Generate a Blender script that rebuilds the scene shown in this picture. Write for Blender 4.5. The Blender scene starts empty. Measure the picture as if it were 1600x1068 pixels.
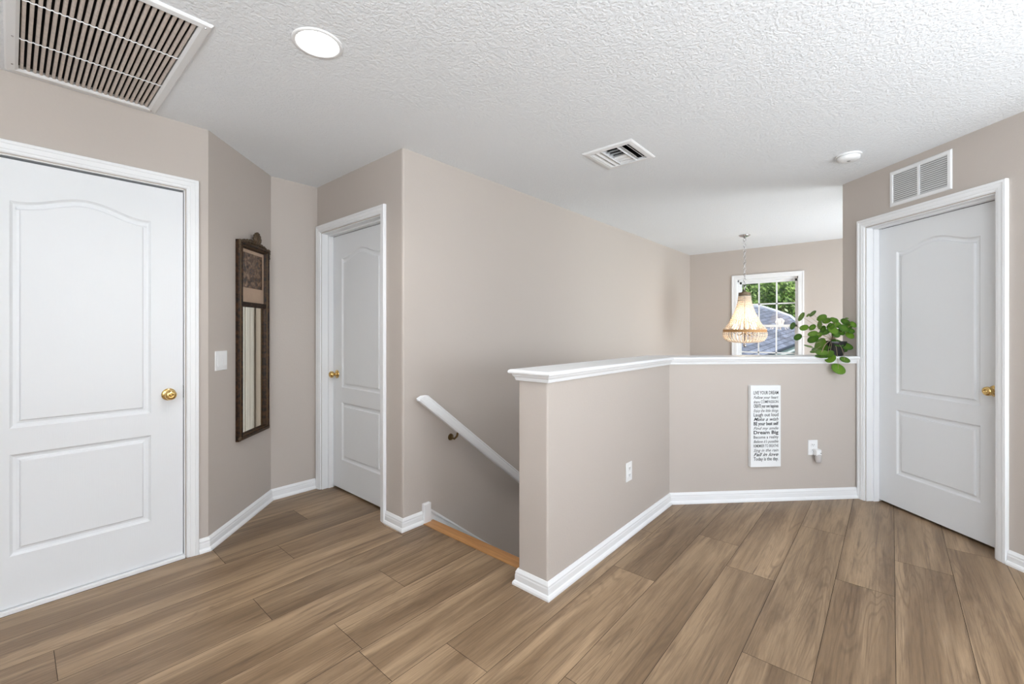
import bpy, bmesh, math, random
from mathutils import Vector, Matrix, noise

scene = bpy.context.scene
COL = scene.collection
R2 = math.sqrt(2.0)

# ------------------------------------------------------------------ camera
H = 2.44                      # ceiling height
TH = math.radians(41.03)      # heading of the view
cam_d = bpy.data.cameras.new('camera')
cam_d.sensor_width = 36.0
cam_d.lens = 681.7 / 1600 * 36.0
cam_d.shift_y = -17.3 / 1600
cam_d.clip_start = 0.05
cam = bpy.data.objects.new('camera', cam_d)
COL.objects.link(cam)
cam.location = (0, 0, 1.2735)
cam.rotation_euler = (math.radians(90), 0, TH - math.radians(90))
scene.camera = cam

# ------------------------------------------------------------------ world, sun, daylight, added fill, exposure
scene.view_settings.view_transform = 'Standard'
scene.view_settings.look = 'None'
scene.view_settings.gamma = 1.0
scene.view_settings.use_curve_mapping = False
scene.view_settings.exposure = 0.17

world = bpy.data.worlds.new('sky')
scene.world = world
world.use_nodes = True
wn = world.node_tree.nodes
sky = wn.new('ShaderNodeTexSky')
sky.sky_type = 'HOSEK_WILKIE'
sky.turbidity = 3.0
sky.sun_direction = (-0.5, -0.35, 0.8)
wn['Background'].inputs['Strength'].default_value = 3.0
world.node_tree.links.new(sky.outputs['Color'], wn['Background'].inputs['Color'])


def add_light(name, kind, loc, direction, energy, color=(1, 1, 1), **kw):
    d = bpy.data.lights.new(name, kind)
    d.energy = energy
    d.color = color
    for k, v in kw.items():
        setattr(d, k, v)
    o = bpy.data.objects.new(name, d)
    COL.objects.link(o)
    o.location = loc
    o.rotation_euler = Vector(direction).to_track_quat('-Z', 'Y').to_euler()
    return o


add_light('sun', 'SUN', (0, 0, 20), (0.55, 0.35, -0.85), 7.0, (1.0, 0.96, 0.9), angle=0.02)
# added fill at invented windows behind the camera; daylight by the foyer window
add_light('fill_rear', 'AREA', (-1.0, -2.3, 1.30), (0, 1, 3.0), 32, (0.86, 0.93, 1.0), shape='RECTANGLE', size=1.2, size_y=1.5)
add_light('fill_rear_right', 'AREA', (1.5, -2.3, 1.30), (0.85, 1, 1.5), 100, (0.86, 0.93, 1.0), shape='RECTANGLE', size=2.0, size_y=1.5)
add_light('fill_side', 'AREA', (-1.9, -1.0, 1.30), (1, -0.1, 3.0), 215, (0.86, 0.93, 1.0), shape='RECTANGLE', size=1.6, size_y=1.5)
add_light('daylight_foyer', 'AREA', (5.4, -1.1, 0.6), (0.6, 1, 0.0), 92, (0.92, 0.96, 1.0), shape='RECTANGLE', size=1.6, size_y=2.4)
DOWNLIGHT_POWER = 6

# ------------------------------------------------------------------ materials


def new_mat(name):
    m = bpy.data.materials.new(name)
    m.use_nodes = True
    return m, m.node_tree.nodes, m.node_tree.links, m.node_tree.nodes['Principled BSDF']


def srgb(r, g, b):
    def f(c):
        c /= 255.0
        return c / 12.92 if c <= 0.04045 else ((c + 0.055) / 1.055) ** 2.4
    return (f(r), f(g), f(b), 1.0)


def simple(name, col, rough=0.5, metal=0.0, bump=0.0, bscale=200.0, vary=0.0, vscale=8.0, stretch=None):
    m, n, l, b = new_mat(name)
    b.inputs['Base Color'].default_value = col
    b.inputs['Roughness'].default_value = rough
    b.inputs['Metallic'].default_value = metal
    tc = n.new('ShaderNodeTexCoord')
    src = tc.outputs['Object']
    if stretch:
        mp = n.new('ShaderNodeMapping')
        mp.inputs['Scale'].default_value = stretch
        l.new(src, mp.inputs['Vector'])
        src = mp.outputs['Vector']
    if bump:
        t = n.new('ShaderNodeTexNoise')
        t.inputs['Scale'].default_value = bscale
        t.inputs['Detail'].default_value = 3
        l.new(src, t.inputs['Vector'])
        bp = n.new('ShaderNodeBump')
        bp.inputs['Strength'].default_value = bump
        bp.inputs['Distance'].default_value = 0.002
        l.new(t.outputs['Fac'], bp.inputs['Height'])
        l.new(bp.outputs['Normal'], b.inputs['Normal'])
    if vary:
        t = n.new('ShaderNodeTexNoise')
        t.inputs['Scale'].default_value = vscale
        t.inputs['Detail'].default_value = 4
        l.new(src, t.inputs['Vector'])
        mx = n.new('ShaderNodeMix')
        mx.data_type = 'RGBA'
        mx.inputs[6].default_value = [c * (1 - vary) for c in col[:3]] + [1]
        mx.inputs[7].default_value = [min(1, c * (1 + vary)) for c in col[:3]] + [1]
        l.new(t.outputs['Fac'], mx.inputs[0])
        l.new(mx.outputs[2], b.inputs['Base Color'])
    return m


def mat_ceiling():
    m, n, l, b = new_mat('knockdown_ceiling')
    b.inputs['Base Color'].default_value = (0.82, 0.84, 0.86, 1)
    b.inputs['Roughness'].default_value = 0.9
    tc = n.new('ShaderNodeTexCoord')
    t = n.new('ShaderNodeTexNoise')
    t.inputs['Scale'].default_value = 72
    t.inputs['Detail'].default_value = 3
    t.inputs['Distortion'].default_value = 0.4
    l.new(tc.outputs['Object'], t.inputs['Vector'])
    r = n.new('ShaderNodeValToRGB')
    r.color_ramp.elements[0].position = 0.42
    r.color_ramp.elements[1].position = 0.58
    l.new(t.outputs['Fac'], r.inputs['Fac'])
    bp = n.new('ShaderNodeBump')
    bp.inputs['Strength'].default_value = 0.42
    bp.inputs['Distance'].default_value = 0.004
    l.new(r.outputs['Color'], bp.inputs['Height'])
    l.new(bp.outputs['Normal'], b.inputs['Normal'])
    return m


def mat_wall():
    m = simple('greige_wall_paint', (0.510, 0.456, 0.412, 1), 0.75, bump=0.22, bscale=95)
    return m


def mat_floor():
    m, n, l, b = new_mat('oak_vinyl_plank')
    b.inputs['Roughness'].default_value = 0.42
    tc = n.new('ShaderNodeTexCoord')
    at = n.new('ShaderNodeAttribute')
    at.attribute_name = 'plank'
    sc = n.new('ShaderNodeVectorMath')
    sc.operation = 'SCALE'
    sc.inputs['Scale'].default_value = 37.0
    l.new(at.outputs['Vector'], sc.inputs[0])
    ad = n.new('ShaderNodeVectorMath')
    ad.operation = 'ADD'
    l.new(tc.outputs['Object'], ad.inputs[0])
    l.new(sc.outputs[0], ad.inputs[1])

    def noise_tex(scale, detail, rough=0.5, dist=0.0):
        mp = n.new('ShaderNodeMapping')
        mp.inputs['Scale'].default_value = scale
        l.new(ad.outputs[0], mp.inputs['Vector'])
        t = n.new('ShaderNodeTexNoise')
        t.inputs['Scale'].default_value = 1.0
        t.inputs['Detail'].default_value = detail
        t.inputs['Roughness'].default_value = rough
        t.inputs['Distortion'].default_value = dist
        l.new(mp.outputs['Vector'], t.inputs['Vector'])
        return t.outputs['Fac']

    def math_node(op, a, c=None, v=None):
        k = n.new('ShaderNodeMath')
        k.operation = op
        l.new(a, k.inputs[0])
        if c is not None:
            l.new(c, k.inputs[1])
        elif v is not None:
            k.inputs[1].default_value = v
        return k.outputs[0]

    def ramp(src, p0, p1, c0=(0, 0, 0, 1), c1=(1, 1, 1, 1)):
        r = n.new('ShaderNodeValToRGB')
        r.color_ramp.elements[0].position = p0
        r.color_ramp.elements[1].position = p1
        r.color_ramp.elements[0].color = c0
        r.color_ramp.elements[1].color = c1
        l.new(src, r.inputs['Fac'])
        return r.outputs['Color']

    def mix(fac, a, c, kind='MIX'):
        x = n.new('ShaderNodeMix')
        x.data_type = 'RGBA'
        x.blend_type = kind
        for sock, val in ((x.inputs[0], fac), (x.inputs[6], a), (x.inputs[7], c)):
            if hasattr(val, 'is_output'):
                l.new(val, sock)
            else:
                sock.default_value = val
        return x.outputs[2]

    cont = noise_tex((0.5, 6.5, 1), 2, 0.45, 0.25)
    rings = math_node('SINE', math_node('MULTIPLY', cont, v=170.0))
    ringc = ramp(rings, 0.35, 1.0)
    broad = noise_tex((0.55, 8.0, 1), 3, 0.55, 0.4)
    blotch = noise_tex((1.4, 11.0, 1), 4, 0.65, 0.6)
    fine = noise_tex((6.0, 150.0, 1), 5, 0.75)
    light = (0.410, 0.282, 0.170, 1)
    mid = (0.240, 0.156, 0.088, 1)
    dark = (0.118, 0.068, 0.034, 1)
    c = mix(ramp(broad, 0.40, 0.62), mid, light)
    c = mix(math_node('MULTIPLY', ramp(blotch, 0.50, 0.72), v=0.70), c, dark)
    msk = math_node('MULTIPLY', math_node('MULTIPLY', ringc, ramp(noise_tex((1.3, 5.0, 1), 2), 0.45, 0.62)), v=0.36)
    c = mix(msk, c, dark)
    streak = noise_tex((1.6, 60.0, 1), 4, 0.65, 0.3)
    c = mix(math_node('MULTIPLY', ramp(streak, 0.54, 0.74), v=0.75), c, (0.115, 0.069, 0.040, 1))
    c = mix(0.55, c, ramp(fine, 0.30, 0.70, (0.45, 0.45, 0.45, 1), (1, 1, 1, 1)), 'MULTIPLY')
    sp = n.new('ShaderNodeSeparateXYZ')
    l.new(at.outputs['Vector'], sp.inputs[0])
    tone = ramp(sp.outputs[0], 0.0, 1.0, (0.84, 0.83, 0.82, 1), (1.12, 1.11, 1.10, 1))
    c = mix(1.0, c, tone, 'MULTIPLY')
    l.new(c, b.inputs['Base Color'])
    bp = n.new('ShaderNodeBump')
    bp.inputs['Strength'].default_value = 0.12
    bp.inputs['Distance'].default_value = 0.001
    l.new(fine, bp.inputs['Height'])
    l.new(bp.outputs['Normal'], b.inputs['Normal'])
    return m


def mat_oak(name, base, dark):
    m, n, l, b = new_mat(name)
    b.inputs['Roughness'].default_value = 0.35
    tc = n.new('ShaderNodeTexCoord')
    mp = n.new('ShaderNodeMapping')
    mp.inputs['Scale'].default_value = (60, 5, 60)
    l.new(tc.outputs['Object'], mp.inputs['Vector'])
    t = n.new('ShaderNodeTexNoise')
    t.inputs['Scale'].default_value = 1
    t.inputs['Detail'].default_value = 4
    l.new(mp.outputs['Vector'], t.inputs['Vector'])
    r = n.new('ShaderNodeValToRGB')
    r.color_ramp.elements[0].color = dark
    r.color_ramp.elements[1].color = base
    r.color_ramp.elements[0].position = 0.3
    r.color_ramp.elements[1].position = 0.65
    l.new(t.outputs['Fac'], r.inputs['Fac'])
    l.new(r.outputs['Color'], b.inputs['Base Color'])
    return m


def mat_gilt():
    m, n, l, b = new_mat('aged_gilt_wood')
    b.inputs['Roughness'].default_value = 0.5
    b.inputs['Specular IOR Level'].default_value = 0.25
    tc = n.new('ShaderNodeTexCoord')
    t = n.new('ShaderNodeTexNoise')
    t.inputs['Scale'].default_value = 45
    t.inputs['Detail'].default_value = 6
    l.new(tc.outputs['Object'], t.inputs['Vector'])
    r = n.new('ShaderNodeValToRGB')
    r.color_ramp.elements[0].color = (0.010, 0.005, 0.003, 1)
    r.color_ramp.elements[0].position = 0.40
    r.color_ramp.elements[1].color = (0.085, 0.038, 0.014, 1)
    r.color_ramp.elements[1].position = 0.80
    l.new(t.outputs['Fac'], r.inputs['Fac'])
    l.new(r.outputs['Color'], b.inputs['Base Color'])
    bp = n.new('ShaderNodeBump')
    bp.inputs['Strength'].default_value = 0.5
    bp.inputs['Distance'].default_value = 0.002
    l.new(t.outputs['Fac'], bp.inputs['Height'])
    l.new(bp.outputs['Normal'], b.inputs['Normal'])
    return m


def mat_print():
    m, n, l, b = new_mat('sepia_engraving')
    b.inputs['Roughness'].default_value = 0.25
    tc = n.new('ShaderNodeTexCoord')
    t = n.new('ShaderNodeTexNoise')
    t.inputs['Scale'].default_value = 26
    t.inputs['Detail'].default_value = 5
    t.inputs['Distortion'].default_value = 0.8
    l.new(tc.outputs['Object'], t.inputs['Vector'])
    r = n.new('ShaderNodeValToRGB')
    r.color_ramp.elements[0].color = (0.060, 0.030, 0.017, 1)
    r.color_ramp.elements[0].position = 0.42
    r.color_ramp.elements[1].color = (0.30, 0.19, 0.12, 1)
    r.color_ramp.elements[1].position = 0.75
    l.new(t.outputs['Fac'], r.inputs['Fac'])
    l.new(r.outputs['Color'], b.inputs['Base Color'])
    return m


def mat_shingle():
    m, n, l, b = new_mat('grey_asphalt_shingle')
    b.inputs['Roughness'].default_value = 0.95
    tc = n.new('ShaderNodeTexCoord')
    t = n.new('ShaderNodeTexBrick')
    t.inputs['Scale'].default_value = 1.0
    t.inputs['Brick Width'].default_value = 0.32
    t.inputs['Row Height'].default_value = 0.14
    t.inputs['Mortar Size'].default_value = 0.008
    t.inputs['Color1'].default_value = srgb(122, 130, 148)
    t.inputs['Color2'].default_value = srgb(92, 98, 113)
    t.inputs['Mortar'].default_value = srgb(48, 52, 62)
    l.new(tc.outputs['UV'], t.inputs['Vector'])
    s = n.new('ShaderNodeTexNoise')
    s.inputs['Scale'].default_value = 5
    s.inputs['Detail'].default_value = 6
    l.new(tc.outputs['Object'], s.inputs['Vector'])
    mx = n.new('ShaderNodeMix')
    mx.data_type = 'RGBA'
    mx.blend_type = 'OVERLAY'
    mx.inputs[0].default_value = 0.55
    l.new(t.outputs['Color'], mx.inputs[6])
    l.new(s.outputs['Fac'], mx.inputs[7])
    l.new(mx.outputs[2], b.inputs['Base Color'])
    return m


def mat_leaf(name, c0, c1, trans=0.25):
    m, n, l, b = new_mat(name)
    b.inputs['Roughness'].default_value = 0.4
    at = n.new('ShaderNodeAttribute')
    at.attribute_name = 'tint'
    mx = n.new('ShaderNodeMix')
    mx.data_type = 'RGBA'
    mx.inputs[6].default_value = c0
    mx.inputs[7].default_value = c1
    l.new(at.outputs['Fac'], mx.inputs[0])
    l.new(mx.outputs[2], b.inputs['Base Color'])
    tr = n.new('ShaderNodeBsdfTranslucent')
    l.new(mx.outputs[2], tr.inputs['Color'])
    ms = n.new('ShaderNodeMixShader')
    ms.inputs[0].default_value = trans
    l.new(b.outputs[0], ms.inputs[1])
    l.new(tr.outputs[0], ms.inputs[2])
    l.new(ms.outputs[0], n['Material Output'].inputs['Surface'])
    return m


def mat_emit(name, col, strength):
    m, n, l, b = new_mat(name)
    b.inputs['Base Color'].default_value = (0.9, 0.9, 0.9, 1)
    b.inputs['Emission Color'].default_value = col
    b.inputs['Emission Strength'].default_value = strength
    return m


def mat_bead():
    m, n, l, b = new_mat('cream_wood_bead')
    b.inputs['Base Color'].default_value = (0.86, 0.80, 0.72, 1)
    b.inputs['Roughness'].default_value = 0.45
    tr = n.new('ShaderNodeBsdfTranslucent')
    tr.inputs['Color'].default_value = (0.9, 0.78, 0.62, 1)
    ms = n.new('ShaderNodeMixShader')
    ms.inputs[0].default_value = 0.35
    l.new(b.outputs[0], ms.inputs[1])
    l.new(tr.outputs[0], ms.inputs[2])
    l.new(ms.outputs[0], n['Material Output'].inputs['Surface'])
    return m


def mat_glass():
    m, n, l, b = new_mat('window_glass')
    g = n.new('ShaderNodeBsdfGlossy')
    g.inputs['Roughness'].default_value = 0.02
    t = n.new('ShaderNodeBsdfTransparent')
    t.inputs['Color'].default_value = (0.97, 0.98, 0.98, 1)
    ms = n.new('ShaderNodeMixShader')
    ms.inputs[0].default_value = 0.04
    l.new(t.outputs[0], ms.inputs[1])
    l.new(g.outputs[0], ms.inputs[2])
    l.new(ms.outputs[0], n['Material Output'].inputs['Surface'])
    return m


M = dict(
    wall=mat_wall(), ceiling=mat_ceiling(), floor=mat_floor(),
    subfloor=simple('dark_underlay', (0.035, 0.025, 0.018, 1), 0.9, vary=0.1),
    trim=simple('white_trim_paint', (0.825, 0.832, 0.84, 1), 0.42, bump=0.05, bscale=60),
    door=simple('white_door_paint', (0.785, 0.80, 0.815, 1), 0.55, bump=0.10, bscale=14, stretch=(14, 14, 1)),
    plastic=simple('white_plastic', (0.84, 0.84, 0.84, 1), 0.3, bump=0.02),
    plastic_grey=simple('grey_plastic', (0.30, 0.295, 0.29, 1), 0.3, bump=0.02),
    slot=simple('socket_slot', (0.05, 0.05, 0.05, 1), 0.6, vary=0.1),
    metalwhite=simple('white_enamel_metal', (0.80, 0.80, 0.80, 1), 0.4, bump=0.03, bscale=80),
    louver=simple('dusty_louver', (0.60, 0.52, 0.46, 1), 0.75, bump=0.4, bscale=160, vary=0.22, vscale=60),
    duct_and_gap=simple('black_duct_and_gap_shade', (0.012, 0.009, 0.008, 1), 0.9, vary=0.2),  # near-black; also paints the shade behind the door gaps
    brass=simple('polished_brass', (0.72, 0.50, 0.20, 1), 0.2, 1.0, bump=0.02),
    oldbrass=simple('antique_brass', (0.22, 0.15, 0.07, 1), 0.35, 1.0, bump=0.05),
    chrome=simple('chrome', (0.62, 0.61, 0.62, 1), 0.15, 1.0, bump=0.02),
    bronze=simple('weathered_bronze_band', (0.20, 0.15, 0.10, 1), 0.5, 0.6, vary=0.3, vscale=60),
    rope=simple('tan_wrapped_band', (0.46, 0.25, 0.10, 1), 0.7, bump=0.4, bscale=120, vary=0.2, vscale=50),
    nosing=mat_oak('golden_oak', (0.50, 0.245, 0.085, 1), (0.36, 0.165, 0.055, 1)),
    gilt=mat_gilt(), print=mat_print(),
    gold=simple('rubbed_gold_edge', (0.11, 0.062, 0.020, 1), 0.45, 0.4, bump=0.4, bscale=90, vary=0.5, vscale=35),
    mount=simple('aged_paper_mount', (0.44, 0.31, 0.22, 1), 0.5, vary=0.12, vscale=20),
    mirror=simple('silvered_glass', (0.86, 0.82, 0.70, 1), 0.03, 1.0),
    sign=simple('white_canvas', (0.82, 0.83, 0.83, 1), 0.7, bump=0.15, bscale=400),
    ink=simple('black_ink', (0.016, 0.016, 0.018, 1), 0.6, vary=0.1),
    pot=simple('black_glazed_pot', (0.008, 0.008, 0.008, 1), 0.35, vary=0.1),
    soil=simple('potting_soil', (0.03, 0.02, 0.012, 1), 0.95, bump=0.8, bscale=120),
    stem=simple('pale_petiole', (0.35, 0.27, 0.17, 1), 0.5, vary=0.2),
    leaf=mat_leaf('round_leaf_green', (0.030, 0.105, 0.010, 1), (0.135, 0.265, 0.020, 1), 0.15),
    foliage=mat_leaf('tree_leaf_green', (0.07, 0.17, 0.035, 1), (0.42, 0.58, 0.17, 1), 0.40),
    bark=simple('grey_bark', (0.16, 0.12, 0.085, 1), 0.9, bump=0.6, bscale=20, vary=0.3),
    shingle=mat_shingle(),
    fascia=simple('white_fascia', (0.78, 0.80, 0.84, 1), 0.5, vary=0.03),
    gutter=simple('dark_drip_edge', (0.05, 0.06, 0.09, 1), 0.5, vary=0.1),
    stucco=simple('pale_stucco', (0.58, 0.62, 0.70, 1), 0.9, bump=0.3, bscale=60, vary=0.05),
    grass=simple('lawn_green', (0.09, 0.16, 0.04, 1), 0.95, vary=0.4, vscale=3),
    carpet=simple('beige_carpet', (0.42, 0.36, 0.30, 1), 0.95, bump=0.6, bscale=300, vary=0.1),
    lens=mat_emit('lit_diffuser', (1.0, 0.985, 0.95, 1), 14.0),
    bulb=mat_emit('warm_bulb', (1.0, 0.72, 0.42, 1), 5.0),
    bead=mat_bead(), glass=mat_glass(),
)

# ------------------------------------------------------------------ helpers


def link(name, bm_, mats, parent=None, smooth=False, bevel=0.0, seg=2):
    me = bpy.data.meshes.new(name)
    bmesh.ops.recalc_face_normals(bm_, faces=bm_.faces)
    bm_.to_mesh(me)
    bm_.free()
    if not isinstance(mats, (list, tuple)):
        mats = [mats]
    for m_ in mats:
        me.materials.append(m_)
    if smooth:
        for p in me.polygons:
            p.use_smooth = True
    o = bpy.data.objects.new(name, me)
    COL.objects.link(o)
    if parent:
        o.parent = parent
    if bevel:
        md = o.modifiers.new('bevel', 'BEVEL')
        md.width = bevel
        md.segments = seg
        md.limit_method = 'ANGLE'
        md.angle_limit = math.radians(50)
    return o


def thing(name, label, cat, loc=(0, 0, 0), rotz=0.0, group=None):
    o = bpy.data.objects.new(name, None)
    o.empty_display_size = 0.1
    COL.objects.link(o)
    o.location = loc
    o.rotation_euler = (0, 0, rotz)
    tag(o, label, cat, group)
    return o


def tag(o, label, cat, group=None):
    o['label'] = label
    o['category'] = cat
    if group:
        o['group'] = group
    return o


def struct(o):
    o['kind'] = 'structure'
    return o


def box(b, lo, hi, mi=0, mat=None):
    x0, y0, z0 = lo
    x1, y1, z1 = hi
    cs = [(x0, y0, z0), (x1, y0, z0), (x1, y1, z0), (x0, y1, z0), (x0, y0, z1), (x1, y0, z1), (x1, y1, z1), (x0, y1, z1)]
    v = [b.verts.new(mat @ Vector(c) if mat else c) for c in cs]
    for f in ((0, 3, 2, 1), (4, 5, 6, 7), (0, 1, 5, 4), (1, 2, 6, 5), (2, 3, 7, 6), (3, 0, 4, 7)):
        b.faces.new([v[i] for i in f]).material_index = mi
    return v


def prism(b, poly, z0, z1, mi=0):
    lo = [b.verts.new((x, y, z0)) for x, y in poly]
    hi = [b.verts.new((x, y, z1)) for x, y in poly]
    n = len(poly)
    b.faces.new(lo[::-1]).material_index = mi
    b.faces.new(hi).material_index = mi
    for i in range(n):
        b.faces.new((lo[i], lo[(i + 1) % n], hi[(i + 1) % n], hi[i])).material_index = mi


def sweep(b, path, N, prof, closed=False, caps=True, mi=0, flip=False):
    """profile (a = in-plane offset to the side, b = along N) swept along a mitred path"""
    P = [Vector(p) for p in path]
    N = Vector(N).normalized()
    n = len(P)
    rings = []
    for i in range(n):
        segs = []
        if closed or i > 0:
            segs.append((P[i] - P[i - 1]).normalized())
        if closed or i < n - 1:
            segs.append((P[(i + 1) % n] - P[i]).normalized())
        ps = [N.cross(t) * (-1 if flip else 1) for t in segs]
        m_ = ps[0] if len(ps) == 1 else (ps[0] + ps[1]) / (1 + ps[0].dot(ps[1]))
        rings.append([b.verts.new(P[i] + m_ * a + N * c) for a, c in prof])
    k = len(prof)
    rng = range(n if closed else n - 1)
    for i in rng:
        r0, r1 = rings[i], rings[(i + 1) % n]
        for j in range(k - 1):
            b.faces.new((r0[j], r0[j + 1], r1[j + 1], r1[j])).material_index = mi
        b.faces.new((r0[k - 1], r0[0], r1[0], r1[k - 1])).material_index = mi
    if caps and not closed:
        b.faces.new(rings[0]).material_index = mi
        b.faces.new(rings[-1][::-1]).material_index = mi


def lathe(b, prof, seg=24, mat=None, mi=0):
    """profile of (radius, height) spun about local z"""
    rings = []
    for r, z in prof:
        if r < 1e-6:
            v = Vector((0, 0, z))
            rings.append([b.verts.new(mat @ v if mat else v)])
        else:
            ring = []
            for i in range(seg):
                a = 2 * math.pi * i / seg
                v = Vector((r * math.cos(a), r * math.sin(a), z))
                ring.append(b.verts.new(mat @ v if mat else v))
            rings.append(ring)
    for r0, r1 in zip(rings, rings[1:]):
        for i in range(seg):
            j = (i + 1) % seg
            if len(r0) == 1 and len(r1) == 1:
                continue
            if len(r0) == 1:
                f = (r0[0], r1[j], r1[i])
            elif len(r1) == 1:
                f = (r0[i], r0[j], r1[0])
            else:
                f = (r0[i], r0[j], r1[j], r1[i])
            b.faces.new(f).material_index = mi


def tube(b, pts, rad, seg=8, mi=0):
    pts = [Vector(p) for p in pts]
    rings = []
    up = None
    for i, p in enumerate(pts):
        t = (pts[min(i + 1, len(pts) - 1)] - pts[max(i - 1, 0)]).normalized()
        if up is None:
            up = t.orthogonal().normalized()
        up = (up - t * up.dot(t)).normalized()
        s = t.cross(up)
        r = rad[i] if isinstance(rad, (list, tuple)) else rad
        rings.append([b.verts.new(p + (up * math.cos(2 * math.pi * k / seg) + s * math.sin(2 * math.pi * k / seg)) * r) for k in range(seg)])
    for r0, r1 in zip(rings, rings[1:]):
        for k in range(seg):
            b.faces.new((r0[k], r0[(k + 1) % seg], r1[(k + 1) % seg], r1[k])).material_index = mi
    b.faces.new(rings[0][::-1]).material_index = mi
    b.faces.new(rings[-1]).material_index = mi


def frame_mat(origin, xdir, ydir, zdir):
    x, y, z = (Vector(v).normalized() for v in (xdir, ydir, zdir))
    m_ = Matrix.Identity(4)
    for i in range(3):
        m_[i][0], m_[i][1], m_[i][2], m_[i][3] = x[i], y[i], z[i], origin[i]
    return m_


# ------------------------------------------------------------------ plan of the landing (x along the stairs, y across)
Y0 = 2.997
A_ = (0.754, Y0)
B_ = (1.288, 3.531)
XC = 1.641
C_ = (XC, 3.531)
D_ = (XC, 2.350)
YD = 2.350
XF = 6.886
YH = 1.237
HT = 0.18                         # half-wall thickness
XH = 1.679
G_ = (3.192, YH)
CR = 4.064                        # right wall: x - y = CR
SK = 3.150
K_ = ((SK * R2 + CR) / 2, (SK * R2 - CR) / 2)
SE = 3.291


def on_right(s, off=0.0):
    """point on the right wall at distance s along it, off metres out of the wall towards the landing"""
    return ((s * R2 + CR) / 2 - off / R2, (s * R2 - CR) / 2 + off / R2)


def on_ab(s, off=0.0):
    c = A_[0] - A_[1]
    return ((s * R2 + c) / 2 + off / R2, (s * R2 - c) / 2 - off / R2)


LOW = -2.85
WT = 0.12

# ------------------------------------------------------------------ structure
W = M['wall']
# left wall with the opening of door 1
D1 = (-0.152, 0.643, 2.065)       # opening x0, x1, top
b = bmesh.new()
box(b, (-2.0, Y0, 0), (D1[0], Y0 + WT, H))
box(b, (D1[0], Y0, D1[2]), (D1[1], Y0 + WT, H))
prism(b, [(D1[1], Y0), A_, (A_[0] - 0.05, Y0 + WT), (D1[1], Y0 + WT)], 0, H)
struct(link('wall_left', b, W))
# angled wall that carries the mirror
b = bmesh.new()
prism(b, [A_, B_, (B_[0] - 0.05, B_[1] + WT), (A_[0] - 0.05, A_[1] + WT)], 0, H)
struct(link('wall_angled', b, W))
b = bmesh.new()
prism(b, [B_, (XC + WT, B_[1]), (XC + WT, B_[1] + WT), (B_[0] - 0.05, B_[1] + WT)], 0, H)
struct(link('wall_nook', b, W))
# wall of door 2
D2 = (2.600, 3.455, 2.055)
b = bmesh.new()
box(b, (XC, D2[1], 0), (XC + WT, C_[1], H))
box(b, (XC, D2[0] - 0.015, D2[2]), (XC + WT, D2[1], H))
struct(link('wall_closet', b, W))
# stair wall with the corner beside door 2
b = bmesh.new()
r = 0.012
prism(b, [(XC, D2[0] - 0.015), (XC, YD + r), (XC + r * 0.3, YD + r * 0.3), (XC + r, YD), (XF, YD), (XF, YD + WT), (XC + WT, YD + WT), (XC + WT, D2[0] - 0.015)], LOW, H)
struct(link('wall_stair', b, W))
# far wall with the window opening
WIN = (0.935, 1.690, 0.56, 2.010)
b = bmesh.new()
box(b, (XF, -1.3, LOW), (XF + 0.16, WIN[0], H))
box(b, (XF, WIN[1], LOW), (XF + 0.16, YD + WT, H))
box(b, (XF, WIN[0], LOW), (XF + 0.16, WIN[1], WIN[2]))
box(b, (XF, WIN[0], WIN[3]), (XF + 0.16, WIN[1], H))
struct(link('wall_far', b, W))
# right wall with door 3
D3 = (2.252, 3.078, 2.045)
b = bmesh.new()


def right_piece(b, s0, s1, z0, z1, t=WT):
    prism(b, [on_right(s0), on_right(s1), on_right(s1, -t), on_right(s0, -t)], z0, z1)


right_piece(b, D3[1], SE, 0, H)
right_piece(b, D3[0], D3[1], D3[2], H)
right_piece(b, 1.2, D3[0], 0, H)
struct(link('wall_right', b, W))
# foyer side wall, rear walls (behind the camera, made up to bounce light)
b = bmesh.new()
FW = (4.6, 6.2, -0.6, 1.8)
box(b, (4.2, -1.3, LOW), (FW[0], -1.18, H))
box(b, (FW[1], -1.3, LOW), (XF, -1.18, H))
box(b, (FW[0], -1.3, LOW), (FW[1], -1.18, FW[2]))
box(b, (FW[0], -1.3, FW[3]), (FW[1], -1.18, H))
struct(link('wall_foyer', b, W))
b = bmesh.new()
p0, p1 = on_right(SE - 0.0, -WT), (4.2, -1.3)
prism(b, [p0, (p0[0] + 0.02, p0[1] - 0.05), (p1[0] + 0.12, p1[1]), p1], LOW, H)
struct(link('wall_foyer_side', b, W))
b = bmesh.new()
for x0, x1, z0, z1 in ((-2.12, -1.6, 0, H), (-0.4, 0.4, 0, H), (2.4, 3.05, 0, H), (-1.6, -0.4, 0, 0.55), (-1.6, -0.4, 2.05, H), (0.4, 2.4, 0, 0.55), (0.4, 2.4, 2.05, H)):
    box(b, (x0, -2.52, z0), (x1, -2.4, z1))
struct(link('wall_rear', b, W))
b = bmesh.new()
qx, qy = on_right(1.2)
box(b, (qx + 0.05, -2.4, 0), (qx + 0.17, qy - 0.06, H))
struct(link('wall_rear_right', b, W))
b = bmesh.new()
for y0, y1, z0, z1 in ((-2.52, -1.8, 0, H), (-0.2, Y0 + WT, 0, H), (-1.8, -0.2, 0, 0.55), (-1.8, -0.2, 2.05, H)):
    box(b, (-2.12, y0, z0), (-2.0, y1, z1))
struct(link('wall_side', b, W))
# half wall, one piece round the corner
b = bmesh.new()


def poly_offset(poly, d):
    """offset a closed counter-clockwise polygon outwards by d"""
    n = len(poly)
    out = []
    for i in range(n):
        p, q, s = Vector(poly[i - 1]), Vector(poly[i]), Vector(poly[(i + 1) % n])
        t0, t1 = (q - p).normalized(), (s - q).normalized()
        n0, n1 = Vector((t0.y, -t0.x)), Vector((t1.y, -t1.x))
        m_ = (n0 + n1) / (1 + n0.dot(n1))
        out.append(tuple(q + m_ * d))
    return out


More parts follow.
